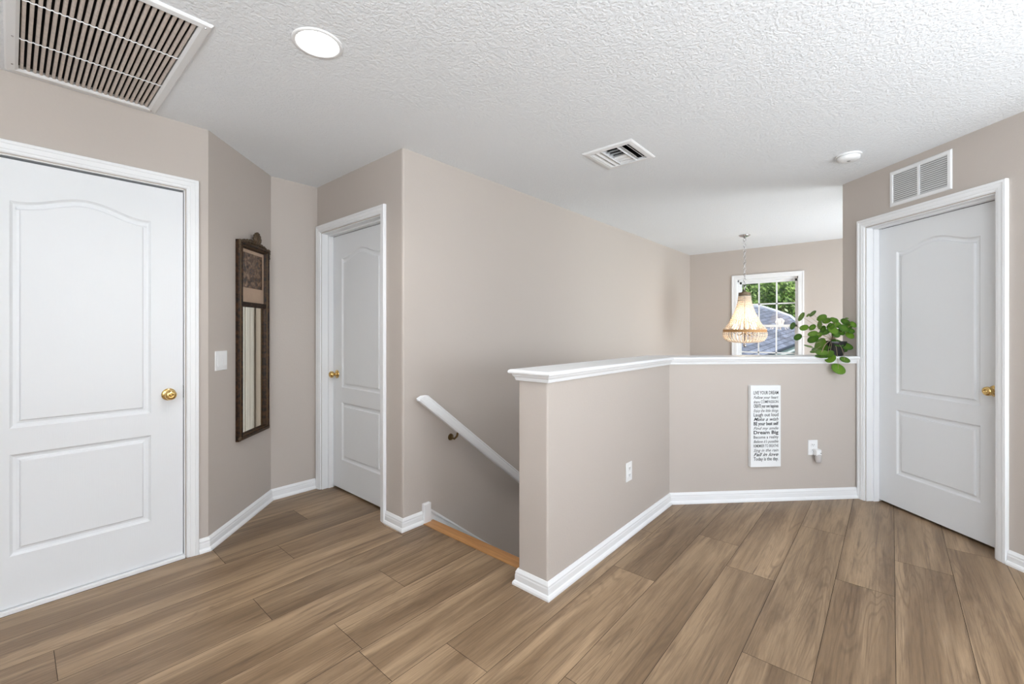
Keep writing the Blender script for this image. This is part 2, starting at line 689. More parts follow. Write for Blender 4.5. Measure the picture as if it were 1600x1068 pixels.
kd = Vector((K_[0] - G_[0], K_[1] - G_[1])).normalized()
kn = Vector((-kd.y, kd.x)) * HT
tt = math.tan(math.radians(22.5)) * HT
HP = [(XH, YH), G_, K_, (K_[0] + kn.x, K_[1] + kn.y), (G_[0] + tt, YH + HT), (XH, YH + HT)]
rr = 0.008
HPr = [(XH, YH + rr), (XH + rr * 0.3, YH + rr * 0.3), (XH + rr, YH)] + HP[1:5] + [(XH + rr, YH + HT), (XH + rr * 0.3, YH + HT - rr * 0.3), (XH, YH + HT - rr)]
prism(b, HPr, LOW, 1.060)
struct(link('wall_half', b, W))
# moulded cap on the half wall
b = bmesh.new()
capprof = [(0.0, 1.026), (0.010, 1.026), (0.013, 1.034), (0.015, 1.042), (0.022, 1.050), (0.024, 1.056), (0.024, 1.059),
           (0.033, 1.060), (0.038, 1.063), (0.040, 1.070), (0.037, 1.077), (0.030, 1.081)]
rings = []
for off, z in capprof:
    pl = [Vector(p) for p in poly_offset(HP, off)]
    pl[2] = Vector((K_[0], K_[1])) - Vector((kn.x, kn.y)).normalized() * off + kd * 0.0
    pl[3] = Vector(HP[3]) + Vector((kn.x, kn.y)).normalized() * off
    rings.append([b.verts.new((p.x, p.y, z)) for p in pl])
for r0, r1 in zip(rings, rings[1:]):
    for i in range(6):
        b.faces.new((r0[i], r0[(i + 1) % 6], r1[(i + 1) % 6], r1[i]))
b.faces.new(rings[-1])
struct(link('trim_1', b, M['trim']))

# ------------------------------------------------------------------ floor of individual planks


def clip(poly, a, b_, c):
    """keep the side a*x + b*y <= c"""
    out = []
    for i in range(len(poly)):
        p, q = poly[i - 1], poly[i]
        dp, dq = a * p[0] + b_ * p[1] - c, a * q[0] + b_ * q[1] - c
        if (dp <= 0) != (dq <= 0):
            t = dp / (dp - dq)
            out.append((p[0] + t * (q[0] - p[0]), p[1] + t * (q[1] - p[1])))
        if dq <= 0:
            out.append(q)
    return out


rng = random.Random(11)
ROWJ = {-2: 2.35, -1: 3.606, 0: 3.222, 1: 2.783, 2: 1.908, 3: 2.552, 4: 2.831, 5: 2.151, 6: 1.168, 7: 2.40, 8: 0.925, 9: 1.289,
        10: 0.757, 11: 0.113, 12: 1.041, 13: 0.772, 14: 1.319, 15: 0.5}
b = bmesh.new()
lay = b.loops.layers.float_color.new('plank')
PL, PW, Yb = 1.49, 0.2303, -0.012 - 0.2303
for k in range(-16, 17):
    ya, yb = Yb + PW * k, Yb + PW * (k + 1)
    x = ROWJ.get(k, rng.uniform(0, PL))
    x -= PL * (int((x + 3.3) / PL) + 1)
    while x < 5.2:
        colr = (rng.random(), rng.random(), rng.random(), 1)
        rect = [(x + 0.0009, ya + 0.0009), (x + PL - 0.0009, ya + 0.0009), (x + PL - 0.0009, yb - 0.0009), (x + 0.0009, yb - 0.0009)]
        for region in (((1, 0, 1.786), (0, 1, 3.66), (-1, 0, 2.05), (0, -1, 2.45)),
                       ((-1, 0, -1.786), (0, 1, YH + 0.06), (1, 1, K_[0] + K_[1] + 0.08), (0, -1, 2.45), (1, 0, 4.4), (0.6, -0.8, 3.75))):
            pg = rect
            for cl in region:
                pg = clip(pg, *cl)
                if len(pg) < 3:
                    break
            if len(pg) >= 3:
                f = b.faces.new([b.verts.new((px, py, 0)) for px, py in pg])
                for lp in f.loops:
                    lp[lay] = colr
        x += PL
for pg in ([(-2.05, -2.45), (1.786, -2.45), (1.786, 3.66), (-2.05, 3.66)],
           [(1.786, -2.45), (3.0, -2.45), (3.0, -1.25), (4.35, 0.08), (4.28, 0.24), (3.22, YH + 0.06), (1.786, YH + 0.06)]):
    lo = [b.verts.new((px, py, -0.06)) for px, py in pg]
    hi = [b.verts.new((px, py, -0.003)) for px, py in pg]
    fs = [b.faces.new(hi), b.faces.new(lo[::-1])]
    for i in range(len(pg)):
        fs.append(b.faces.new((lo[i], lo[(i + 1) % len(pg)], hi[(i + 1) % len(pg)], hi[i])))
    for f in fs:
        f.material_index = 1
struct(link('floor', b, [M['floor'], M['subfloor']]))
b = bmesh.new()
box(b, (1.9, -1.3, LOW - 0.1), (XF, YD, LOW))
struct(link('floor_foyer', b, M['floor']))

# ------------------------------------------------------------------ ceiling with its cut-outs
RG = (-0.018, 0.510, 1.955, 2.962)      # return air grille, outer
SV = (2.472, 2.832, 1.192, 1.540)       # supply vent, outer
LAMPS = [(0.818, 1.757), (-1.2, 0.6), (1.3, -1.0), (-1.0, -1.7)]  # first one is in view, the others are added fill
b = bmesh.new()


def loop_edges(b, pts, z):
    vs = [b.verts.new((x, y, z)) for x, y in pts]
    return [b.edges.new((vs[i], vs[(i + 1) % len(vs)])) for i in range(len(vs))]


def rect_pts(x0, x1, y0, y1):
    return [(x0, y0), (x1, y0), (x1, y1), (x0, y1)]


def circ(cx_, cy_, r_, n=32):
    return [(cx_ + r_ * math.cos(2 * math.pi * i / n), cy_ + r_ * math.sin(2 * math.pi * i / n)) for i in range(n)]


ed = loop_edges(b, rect_pts(-2.12, XF + 0.16, -2.52, 3.66), H)
ed += loop_edges(b, rect_pts(RG[0] + 0.03, RG[1] - 0.025, RG[2] + 0.03, RG[3] - 0.03), H)
ed += loop_edges(b, rect_pts(SV[0] + 0.03, SV[1] - 0.03, SV[2] + 0.03, SV[3] - 0.03), H)
for lx, ly in LAMPS:
    ed += loop_edges(b, circ(lx, ly, 0.078), H)
bmesh.ops.triangle_fill(b, edges=ed, use_beauty=True)
ceil = link('ceiling', b, M['ceiling'])
struct(ceil)
b = bmesh.new()
for (x0, x1, y0, y1), hh in (((RG[0] + 0.03, RG[1] - 0.025, RG[2] + 0.03, RG[3] - 0.03), 0.25), ((SV[0] + 0.03, SV[1] - 0.03, SV[2] + 0.03, SV[3] - 0.03), 0.2)):
    vs = box(b, (x0, y0, H), (x1, y1, H + hh))
    bmesh.ops.delete(b, geom=[f for f in b.faces if all(abs(v.co.z - H) < 1e-5 for v in f.verts)], context='FACES_ONLY')
o = link('duct_lining', b, M['duct_and_gap'], ceil)

# ------------------------------------------------------------------ baseboards
BB = [(0, 0), (0.024, 0), (0.024, 0.010), (0.019, 0.020), (0.014, 0.024), (0.0135, 0.050), (0.0115, 0.056), (0.012, 0.064), (0.007, 0.074), (0.004, 0.080), (0, 0.080)]


def baseboard(name, path):
    b = bmesh.new()
    sweep(b, [(p[0], p[1], 0.0) for p in path], (0, 0, 1), BB, flip=True)
    return struct(link(name, b, M['trim']))


baseboard('baseboard_left', [(D1[1] + 0.062, Y0), A_, B_, (XC - 0.019, B_[1])])
baseboard('baseboard_stair', [(XC, D2[0] - 0.068), D_, (1.789, YD)])
baseboard('baseboard_half', [(1.784, YH + HT), (XH, YH + HT), (XH, YH), G_, K_])
baseboard('baseboard_right', [on_right(D3[0] - 0.064), on_right(1.22)])
baseboard('baseboard_left_rear', [(-2.0, Y0), (D1[0] - 0.062, Y0)])

# ------------------------------------------------------------------ doors
CAS = [(0.006, 0), (0.006, 0.009), (0.012, 0.013), (0.020, 0.0135), (0.023, 0.0165), (0.030, 0.017), (0.044, 0.018), (0.047, 0.021), (0.060, 0.021), (0.062, 0.018), (0.062, 0)]


def door_contour(x0, x1, z0, z1, arch, n=28):
    """closed contour of a door panel; arch lifts the middle of the top edge"""
    pts = [(x0, z0), (x1, z0)]
    for i in range(n + 1):
        t = i / n
        u = (t - 0.07) / 0.86
        h_ = 0.0
        if 0 < u < 1:
            h_ = arch * 0.5 * (1 - math.cos(2 * math.pi * u))
            h_ = arch * (0.5 * (1 - math.cos(2 * math.pi * u))) ** 0.85
        pts.append((x1 + (x0 - x1) * t, z1 + h_))
    return pts


def inset(pts, d):
    n = len(pts)
    out = []
    for i in range(n):
        p, q, s = Vector(pts[i - 1]), Vector(pts[i]), Vector(pts[(i + 1) % n])
        t0, t1 = (q - p).normalized(), (s - q).normalized()
        n0, n1 = Vector((-t0.y, t0.x)), Vector((-t1.y, t1.x))
        m_ = (n0 + n1) / max(0.3, (1 + n0.dot(n1)))
        out.append(tuple(q + m_ * d))
    return out


PROF = [(0.0, 0.0), (0.004, -0.0045), (0.010, -0.0100), (0.020, -0.0120), (0.030, -0.0100), (0.034, -0.0025), (0.037, -0.0012)]


def make_door_slab(w, h_, mat, name):
    """front face at local y=0, seen from -y; x along the width"""
    b = bmesh.new()
    sx = 0.140
    contours = [door_contour(sx, w - sx, 0.230, 0.690, 0.0, 8), door_contour(sx, w - sx, 0.808, h_ - 0.187, 0.055)]
    outer = [(0, 0), (w, 0), (w, h_), (0, h_)]
    vs = [b.verts.new((x, 0, z)) for x, z in outer]
    ed = [b.edges.new((vs[i], vs[(i + 1) % 4])) for i in range(4)]
    starts = []
    for ct in contours:
        cv = [b.verts.new((x, 0, z)) for x, z in ct]
        starts.append(cv)
        ed += [b.edges.new((cv[i], cv[(i + 1) % len(cv)])) for i in range(len(cv))]
    bmesh.ops.triangle_fill(b, edges=ed, use_beauty=True)
    for ct, cv in zip(contours, starts):
        prev = cv
        for d, dep in PROF[1:]:
            ring = [b.verts.new((x, -dep, z)) for x, z in inset(ct, d)]
            for i in range(len(ring)):
                j = (i + 1) % len(ring)
                b.faces.new((prev[i], prev[j], ring[j], ring[i]))
            prev = ring
        b.faces.new(prev)
    bk = [b.verts.new((x, 0.035, z)) for x, z in outer]
    b.faces.new(bk)
    for i in range(4):
        b.faces.new((vs[i], vs[(i + 1) % 4], bk[(i + 1) % 4], bk[i]))
    return link(name, b, mat)


def make_knob(parent, x, z, side=-1):
    b = bmesh.new()
    mt = frame_mat((x, 0, z), (1, 0, 0), (0, 0, 1), (0, -1, 0))
    lathe(b, [(0, 0), (0.033, 0), (0.033, 0.003), (0.029, 0.006), (0.024, 0.008), (0.013, 0.011), (0.011, 0.022), (0.013, 0.028), (0.020, 0.033),
              (0.0255, 0.040), (0.027, 0.048), (0.025, 0.056), (0.020, 0.061), (0.012, 0.0635), (0.009, 0.0625), (0.008, 0.060), (0.005, 0.0595), (0.0045, 0.0645), (0, 0.065)], 32, mt)
    o = link('door_knob', b, M['brass'], parent, smooth=True)
    o['label'] = 'round polished brass door knob'
    return o


def make_door(name, origin, xdir, w, h_, opening, recess, gap, knob_x, jamb_depth, threshold=False, face_dir=None):
    """origin: floor point at the opening's left edge on the wall face; xdir: along the wall (left to right as seen)"""
    xd = Vector((xdir[0], xdir[1], 0)).normalized()
    out = Vector((xd.y, -xd.x, 0))                  # out of the wall towards the viewer
    ow, oh = opening
    mtx = frame_mat((origin[0], origin[1], 0), xd, -out, (0, 0, 1))
    slab = make_door_slab(w, h_, M['door'], name)
    slab.matrix_world = mtx @ Matrix.Translation(((ow - w) / 2, recess, gap))
    struct(slab)
    inv = slab.matrix_world.inverted()
    # frame: casing, jamb and stop in one mesh
    b = bmesh.new()
    path = [(0, 0, 0), (0, 0, oh), (ow, 0, oh), (ow, 0, 0)]
    sweep(b, path, (0, -1, 0), CAS)
    jt = 0.016
    for lo, hi in (((0, 0, 0), (jt * 0.0 + 0.004, jamb_depth, oh)), ((ow - 0.004, 0, 0), (ow, jamb_depth, oh)), ((0, 0, oh - 0.004), (ow, jamb_depth, oh))):
        box(b, lo, hi)
    if recess > 0.05:
        st = recess - 0.012
        for lo, hi in (((0, st - 0.03, 0), (0.014, st + 0.011, oh)), ((ow - 0.014, st - 0.03, 0), (ow, st + 0.011, oh)), ((0, st - 0.03, oh - 0.014), (ow, st + 0.011, oh))):
            box(b, lo, hi)
    bmesh.ops.transform(b, matrix=inv @ mtx, verts=b.verts)
    fr = link('door_frame', b, M['trim'], slab)
    # shade in the gaps comes from black boxes added further down
    if threshold:
        b = bmesh.new()
        box(b, (0.0, -0.014, 0), (ow, jamb_depth, 0.021))
        bmesh.ops.transform(b, matrix=inv @ mtx, verts=b.verts)
        link('threshold', b, M['trim'], slab, bevel=0.003)
    make_knob(slab, knob_x, 0.925 - gap)
    return slab


d1 = make_door('door_1', (D1[0], Y0), (1, 0), 0.779, 2.025, (D1[1] - D1[0], D1[2]), 0.004, 0.024, 0.779 - 0.064, WT, threshold=True)
b = bmesh.new()
box(b, (0.7795, -0.001, 0.875), (0.7865, 0.02, 0.945))
link('strike_plate', b, M['slot'], d1)
d2 = make_door('door_2', (XC, D2[1]), (0, -1), 0.840, 2.022, (D2[1] - D2[0], D2[2]), 0.092, 0.016, 0.066, WT)
p3 = on_right(D3[1])
d3 = make_door('door_3', p3, (-1, -1), 0.808, 2.010, (D3[1] - D3[0], D3[2]), 0.092, 0.018, 0.808 - 0.064, WT)
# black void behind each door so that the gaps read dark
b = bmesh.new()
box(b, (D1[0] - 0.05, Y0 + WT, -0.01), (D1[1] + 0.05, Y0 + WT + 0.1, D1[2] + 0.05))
struct(link('gap_shade_left', b, M['duct_and_gap']))
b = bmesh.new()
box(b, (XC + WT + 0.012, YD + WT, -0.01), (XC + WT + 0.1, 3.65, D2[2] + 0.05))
struct(link('gap_shade_middle', b, M['duct_and_gap']))
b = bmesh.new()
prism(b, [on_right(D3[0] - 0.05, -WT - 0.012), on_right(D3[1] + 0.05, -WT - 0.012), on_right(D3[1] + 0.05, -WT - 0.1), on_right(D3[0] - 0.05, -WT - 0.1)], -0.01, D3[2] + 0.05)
struct(link('gap_shade_right', b, M['duct_and_gap']))

# ------------------------------------------------------------------ staircase, skirt and handrail
RUN, RISE = 0.255, 0.2015
st = thing('staircase', 'staircase going down behind the half wall, golden oak nosing at its top', 'stairs', (1.785, YH + HT, 0))
b = bmesh.new()
wS = YD - YH - HT
prof = [(0, 0.004), (0.085, 0.004), (0.092, 0.0), (0.094, -0.008), (0.092, -0.016), (0.085, -0.020), (0.0, -0.020)]
v0 = [b.verts.new((x, 0.003, z)) for x, z in prof]
v1 = [b.verts.new((x, wS - 0.017, z)) for x, z in prof]
b.faces.new(v0)
b.faces.new(v1[::-1])
for i in range(len(prof)):
    j = (i + 1) % len(prof)
    b.faces.new((v0[i], v0[j], v1[j], v1[i]))
o = link('nosing', b, M['nosing'], st)
o['label'] = 'golden oak nosing board'
for k in range(13):
    b = bmesh.new()
    x = 0.068 + RUN * k
    z = -RISE * (k + 1)
    box(b, (x, 0.004, z), (x + 0.018, wS - 0.017, z + RISE - (0.021 if k == 0 else 0.0)))
    box(b, (x + 0.018, 0.004, z - 0.03), (x + 0.018 + RUN + 0.02, wS - 0.017, z))
    link('step', b, M['carpet'], st, bevel=0.006)
# skirt board down the stair wall with its end block
b = bmesh.new()
box(b, (1.789, YD - 0.028, 0.0), (1.847, YD, 0.130))
sk = struct(link('trim_2', b, M['trim'], bevel=0.004))
b = bmesh.new()
sl = RISE / RUN
L = 3.3


def skirt_strip(b, z_top, z_bot, t0):
    pts = [(1.847, z_bot), (1.847, z_top), (1.847 + L, z_top - sl * L), (1.847 + L, z_bot - sl * L)]
    a = [b.verts.new((x, YD, z)) for x, z in pts]
    c = [b.verts.new((x, YD - t0, z)) for x, z in pts]
    b.faces.new(a)
    b.faces.new(c[::-1])
    for i in range(4):
        b.faces.new((a[i], a[(i + 1) % 4], c[(i + 1) % 4], c[i]))


skirt_strip(b, 0.080, -0.26, 0.012)
skirt_strip(b, 0.086, 0.070, 0.020)
struct(link('trim_3', b, M['trim']))

# handrail
hr = thing('handrail', 'white wooden handrail fixed to the stair wall, sloping down behind the half wall', 'handrail', (1.705, YD - 0.075, 0.85))
HSL = 0.785
b = bmesh.new()
Lr = 3.0
# side outline (x, z) relative to the top end, extruded across with a rounded section
sec = [(-0.022, 0.0), (-0.019, -0.006), (-0.021, -0.014), (-0.021, -0.045), (-0.015, -0.056), (0.015, -0.056), (0.021, -0.045), (0.021, -0.014), (0.019, -0.006), (0.022, 0.0), (0.020, 0.006), (0.012, 0.010), (-0.012, 0.010), (-0.020, 0.006)]
ax = Vector((1, 0, -HSL)).normalized()
upv = Vector((HSL, 0, 1)).normalized()
ringA, ringB = [], []
for yy, uu in sec:
    # start is cut level: vertical drop follows the slope, top 6 cm is flat
    t0 = (0.062 + (0.010 - uu) * 0.0)
    base = Vector((0, yy, 0)) + upv * uu
    # slide along the axis until z = min(level cut)
    zc = 0.006
    t = (base.z - zc) / (-ax.z) if base.z > zc else 0
    t = 0.0 - (zc - base.z) / (-ax.z) if base.z < zc else t
    t = max(t, -0.03)
    pa = base + ax * ((base.z - zc) / HSL * math.sqrt(1 + HSL * HSL) if True else 0)
    pa = pa + Vector((0.062, 0, 0))
    if pa.x < 0.0:
        pa = pa + ax * (-pa.x / ax.x)
    ringA.append(b.verts.new(pa))
    ringB.append(b.verts.new(base + Vector((0.062, 0, 0)) + ax * Lr))
n = len(sec)
for i in range(n):
    j = (i + 1) % n
    b.faces.new((ringA[i], ringA[j], ringB[j], ringB[i]))
b.faces.new(ringA[::-1])
b.faces.new(ringB)
rail = link('rail', b, M['trim'], hr, smooth=False)
for k, xb in enumerate((0.335, 1.55, 2.2)):
    b = bmesh.new()
    zt = -HSL * (xb - 0.062) - 0.055
    mt = frame_mat((xb, 0.075, zt - 0.055), (1, 0, 0), (0, 0, 1), (0, -1, 0))
    lathe(b, [(0, 0), (0.024, 0), (0.022, 0.006), (0.012, 0.009), (0, 0.010)], 20, mt)
    tube(b, [(xb, 0.070, zt - 0.055), (xb, 0.035, zt - 0.062), (xb, 0.008, zt - 0.040), (xb, 0.0, zt - 0.012), (xb, 0, zt - 0.002)], 0.0075, 10)
    box(b, (-0.030, -0.014, -0.004), (0.030, 0.014, 0.0), mat=Matrix.Translation((xb, 0, zt + 0.0)) @ Matrix.Rotation(math.atan(HSL), 4, 'Y'))
    o = link('bracket', b, M['oldbrass'], hr, smooth=False)
    o['label'] = 'antique brass bracket'

# ------------------------------------------------------------------ window in the far wall
b = bmesh.new()
y0, y1, z0, z1 = WIN
wf = bmesh.new()
# vinyl frame in the reveal
for lo, hi in (((XF + 0.045, y0, z0), (XF + 0.12, y0 + 0.022, z1)), ((XF + 0.045, y1 - 0.022, z0), (XF + 0.12, y1, z1)),
               ((XF + 0.045, y0, z0), (XF + 0.12, y1, z0 + 0.022)), ((XF + 0.045, y0, z1 - 0.03), (XF + 0.12, y1, z1))):
    box(wf, lo, hi)
win = struct(link('window_1', wf, M['trim']))
# casing round the opening
cs = bmesh.new()
sweep(cs, [(XF, y1, z0), (XF, y1, z1), (XF, y0, z1), (XF, y0, z0)], (-1, 0, 0), [(-0.004, 0), (-0.004, 0.012), (0.010, 0.015), (0.042, 0.016), (0.046, 0.021), (0.060, 0.021), (0.062, 0)], closed=True)
for lo, hi in (((XF, y0, z0), (XF + 0.05, y0 + 0.004, z1)), ((XF, y1 - 0.004, z0), (XF + 0.05, y1, z1)), ((XF, y0, z1 - 0.004), (XF + 0.05, y1, z1)), ((XF - 0.03, y0, z0), (XF + 0.05, y1, z0 + 0.012))):
    box(cs, lo, hi)
link('window_casing', cs, M['trim'], win)


def sash(name, za, zb, xo):
    s = bmesh.new()
    ya, yb = y0 + 0.02, y1 - 0.02
    fw = 0.030
    for lo, hi in (((xo, ya, za), (xo + 0.022, ya + fw, zb)), ((xo, yb - fw, za), (xo + 0.022, yb, zb)),
                   ((xo, ya, za), (xo + 0.022, yb, za + 0.036)), ((xo, ya, zb - 0.032), (xo + 0.022, yb, zb))):
        box(s, lo, hi)
    for k in (1, 2):
        yy = ya + fw + (yb - ya - 2 * fw) * k / 3
        box(s, (xo + 0.006, yy - 0.009, za), (xo + 0.016, yy + 0.009, zb))
    zz = (za + zb) / 2
    box(s, (xo + 0.006, ya, zz - 0.009), (xo + 0.016, yb, zz + 0.009))
    so = link(name, s, M['trim'], win)
    g = bmesh.new()
    box(g, (xo + 0.009, ya + 0.01, za + 0.01), (xo + 0.013, yb - 0.01, zb - 0.01))
    link('glass_pane', g, M['glass'], so)


sash('upper_sash', 1.325, z1 - 0.028, XF + 0.085)
sash('lower_sash', z0 + 0.022, 1.360, XF + 0.055)
# windows made up behind the camera to carry light, and the foyer side window
k = 2
for (ax_, c, a0, a1, za, zb) in (('y', -2.46, -1.6, -0.4, 0.55, 2.05), ('y', -2.46, 0.4, 2.4, 0.55, 2.05), ('x', -2.06, -1.8, -0.2, 0.55, 2.05), ('y', -1.24, FW[0], FW[1], FW[2], FW[3])):
    s = bmesh.new()
    ts = [(a0, a0 + 0.05, za, zb), (a1 - 0.05, a1, za, zb), (a0, a1, za, za + 0.05), (a0, a1, zb - 0.05, zb), ((a0 + a1) / 2 - 0.02, (a0 + a1) / 2 + 0.02, za, zb), (a0, a1, (za + zb) / 2 - 0.02, (za + zb) / 2 + 0.02)]
    for u0, u1, w0, w1 in ts:
        if ax_ == 'y':
            box(s, (u0, c - 0.02, w0), (u1, c + 0.02, w1))
        else:
            box(s, (c - 0.02, u0, w0), (c + 0.02, u1, w1))
    wo = struct(link('window_%d' % k, s, M['trim']))
    g = bmesh.new()
    if ax_ == 'y':
        box(g, (a0 + 0.02, c - 0.002, za + 0.02), (a1 - 0.02, c + 0.002, zb - 0.02))
    else:
        box(g, (c - 0.002, a0 + 0.02, za + 0.02), (c + 0.002, a1 - 0.02, zb - 0.02))
    link('glass_pane', g, M['glass'], wo)
    k += 1

# ------------------------------------------------------------------ return air grille in the ceiling
x0, x1, ya, yb = RG
rg = thing('return_air_grille', 'large white ceiling return grille with dusty tan curved louvers above the left door', 'air vent', ((x0 + x1) / 2, (ya + yb) / 2, H))
ox, oy = (x0 + x1) / 2, (ya + yb) / 2
b = bmesh.new()
# sloped frame border
sweep(b, [(x0 - ox, ya - oy, 0), (x1 - ox, ya - oy, 0), (x1 - ox, yb - oy, 0), (x0 - ox, yb - oy, 0)], (0, 0, -1),
      [(0, -0.001), (0, 0.004), (-0.006, 0.010), (-0.030, 0.012), (-0.040, 0.006), (-0.040, -0.012), (-0.036, -0.012), (-0.034, -0.001)], closed=True)
link('frame', b, M['metalwhite'], rg)
b = bmesh.new()
ix0, ix1 = x0 + 0.040 - ox, x1 - 0.040 - ox
iy0, iy1 = ya + 0.040 - oy, yb - 0.040 - oy
nsl = 23
ls = []
mesh0 = None
for i in range(nsl):
    xx = ix0 + 0.010 + (ix1 - ix0 - 0.020) * i / (nsl - 1)
    if mesh0 is None:
        b = bmesh.new()
        ra = 0.0082
        prof = []
        for k in range(7):
            a = math.radians(-12 + 125 * k / 6)
            prof.append((-ra * math.cos(a) + 0.002, -ra * math.sin(a) + 0.004))
        prof2 = [(px * 0.86 + 0.0004, pz * 0.86 + 0.0004) for px, pz in prof][::-1]
        pr = prof + prof2
        va = [b.verts.new((px, iy0, pz)) for px, pz in pr]
        vb = [b.verts.new((px, iy1, pz)) for px, pz in pr]
        for q in range(len(pr)):
            j = (q + 1) % len(pr)
            b.faces.new((va[q], va[j], vb[j], vb[q]))
        b.faces.new(va)
        b.faces.new(vb[::-1])
        o = link('louver', b, M['louver'], rg, smooth=False)
        mesh0 = o.data
    else:
        o = bpy.data.objects.new('louver', mesh0)
        COL.objects.link(o)
        o.parent = rg
    o.location = (xx, 0, 0.0)
for yy in (2.612, 2.297):
    b = bmesh.new()
    for i in range(nsl):
        xx = ix0 + 0.010 + (ix1 - ix0 - 0.020) * i / (nsl - 1)
        pts = [(xx - 0.0105, yy - oy, -0.0045), (xx - 0.004, yy - oy, -0.0080), (xx + 0.003, yy - oy, -0.0080), (xx + 0.0095, yy - oy, -0.0045)]
        tube(b, pts, 0.0022, 6)
    link('cross_rod', b, M['metalwhite'], rg)
for sx, sy in ((ix1 + 0.014, iy1 + 0.012), (ix1 + 0.018, iy0 - 0.016), (ix0 - 0.018, iy1 - 0.05), (ix0 - 0.018, 2.6 - oy)):
    b = bmesh.new()
    lathe(b, [(0, 0), (0.004, 0), (0.003, 0.002), (0, 0.0025)], 10, frame_mat((sx, sy, -0.0115), (1, 0, 0), (0, -1, 0), (0, 0, -1)))
    link('screw', b, M['chrome'], rg)

# ------------------------------------------------------------------ recessed ceiling lights, the last three added for fill
for i, (lx, ly) in enumerate(LAMPS):
    lab = 'lit round white recessed ceiling light beside the large return grille' if i == 0 else \
        ['', 'added recessed fill light behind the viewer near the made-up side window', 'added recessed fill light behind the viewer near the right wall', 'added recessed fill light near the made-up rear window'][i]
    t = thing('recessed_light', lab, 'ceiling light', (lx, ly, H), 0, 'recessed ceiling lights')
    b = bmesh.new()
    lathe(b, [(0.096, 0.0), (0.096, -0.003), (0.092, -0.0055), (0.084, -0.006), (0.080, -0.004), (0.077, 0.001), (0.074, 0.004), (0.074, 0.03), (0.080, 0.03), (0.078, 0.0)], 48)
    link('trim_ring', b, M['plastic'], t, smooth=True)
    b = bmesh.new()
    lathe(b, [(0, 0.001), (0.04, 0.001), (0.070, 0.003), (0.0745, 0.006), (0.0745, 0.02), (0, 0.02)], 48)
    link('diffuser', b, M['lens'], t, smooth=True)
    ld = add_light('downlight', 'AREA', (lx, ly, H - 0.012), (0, 0, -1), DOWNLIGHT_POWER, (1.0, 0.97, 0.93), shape='DISK', size=0.13, spread=math.radians(140))

# ------------------------------------------------------------------ supply vent
x0, x1, ya, yb = SV
sv = thing('supply_vent', 'small square white ceiling air vent between the stair wall and the half wall', 'air vent', ((x0 + x1) / 2, (ya + yb) / 2, H))
hx, hy = (x1 - x0) / 2, (yb - ya) / 2
b = bmesh.new()
sweep(b, [(-hx, -hy, 0), (hx, -hy, 0), (hx, hy, 0), (-hx, hy, 0)], (0, 0, -1),
      [(0, -0.001), (0, 0.003), (-0.008, 0.009), (-0.030, 0.012), (-0.040, 0.010), (-0.040, -0.006), (-0.036, -0.006), (-0.034, 0.0)], closed=True)
link('frame', b, M['metalwhite'], sv)


def blade(lo_pt, hi_pt, tilt_dir, width, name='blade'):
    """a thin curved blade along a line, tilting up towards tilt_dir"""
    b = bmesh.new()
    p, q = Vector(lo_pt), Vector(hi_pt)
    td = Vector(tilt_dir)
    pts = [(0, 0), (0.45, 0.30), (0.8, 0.62), (1.0, 1.0)]
    rows = []
    for off in (0, 1):
        for pt in (p, q):
            rows.append([b.verts.new(pt + td * (u * width) + Vector((0, 0, w_ * width * 0.9 + off * 0.0012))) for u, w_ in pts])
    for (r0, r1) in ((rows[0], rows[1]), (rows[2], rows[3]), (rows[0], rows[2]), (rows[1], rows[3])):
        for i in range(3):
            b.faces.new((r0[i], r0[i + 1], r1[i + 1], r1[i]))
    b.faces.new((rows[0][0], rows[1][0], rows[3][0], rows[2][0]))
    b.faces.new((rows[0][3], rows[1][3], rows[3][3], rows[2][3]))
    link(name, b, M['metalwhite'], sv)


inx, iny = hx - 0.038, hy - 0.038
for yy in (-iny + 0.012, -iny + 0.050):
    blade((-inx, yy, -0.010), (inx, yy, -0.010), (0, 1, 0), 0.026)
for yy in (iny - 0.006, iny - 0.042):
    blade((-inx, yy, -0.010), (inx, yy, -0.010), (0, -1, 0), 0.019)
for k in range(7):
    xx = -inx + 0.012 + (2 * inx - 0.024) * k / 6
    blade((xx, -iny + 0.085, -0.006), (xx, iny - 0.085, -0.006), (-1 if k >= 4 else 1, 0, 0), 0.022)
b = bmesh.new()
for yy in (-iny + 0.080, iny - 0.080):
    box(b, (-inx, yy - 0.002, -0.010), (inx, yy + 0.002, 0.02))
link('divider', b, M['metalwhite'], sv)

# ------------------------------------------------------------------ smoke detector
sd = thing('smoke_detector', 'round white smoke detector on the ceiling near the right door wall', 'smoke detector', (3.655, 0.215, H))
b = bmesh.new()
lathe(b, [(0, 0), (0.071, 0), (0.071, -0.008), (0.068, -0.010), (0, -0.010)], 40)
link('mounting_plate', b, M['plastic'], sd, smooth=False)
b = bmesh.new()
lathe(b, [(0, -0.010), (0.060, -0.010), (0.064, -0.014), (0.062, -0.026), (0.054, -0.034), (0.030, -0.038), (0, -0.039)], 40)
link('cover', b, M['plastic'], sd, smooth=True)
b = bmesh.new()
lathe(b, [(0, -0.0375), (0.010, -0.0385), (0.009, -0.041), (0, -0.041)], 16)
link('test_button', b, M['plastic_grey'], sd)

# ------------------------------------------------------------------ grille over the right door
s0, s1, gz0, gz1 = 2.477, 2.884, 2.143, 2.388
gp = on_right(s1)
gr = thing('transfer_grille', 'white two-section louvered wall grille above the right door', 'air vent', (gp[0], gp[1], gz0), math.radians(225))
gw, gh = s1 - s0, gz1 - gz0
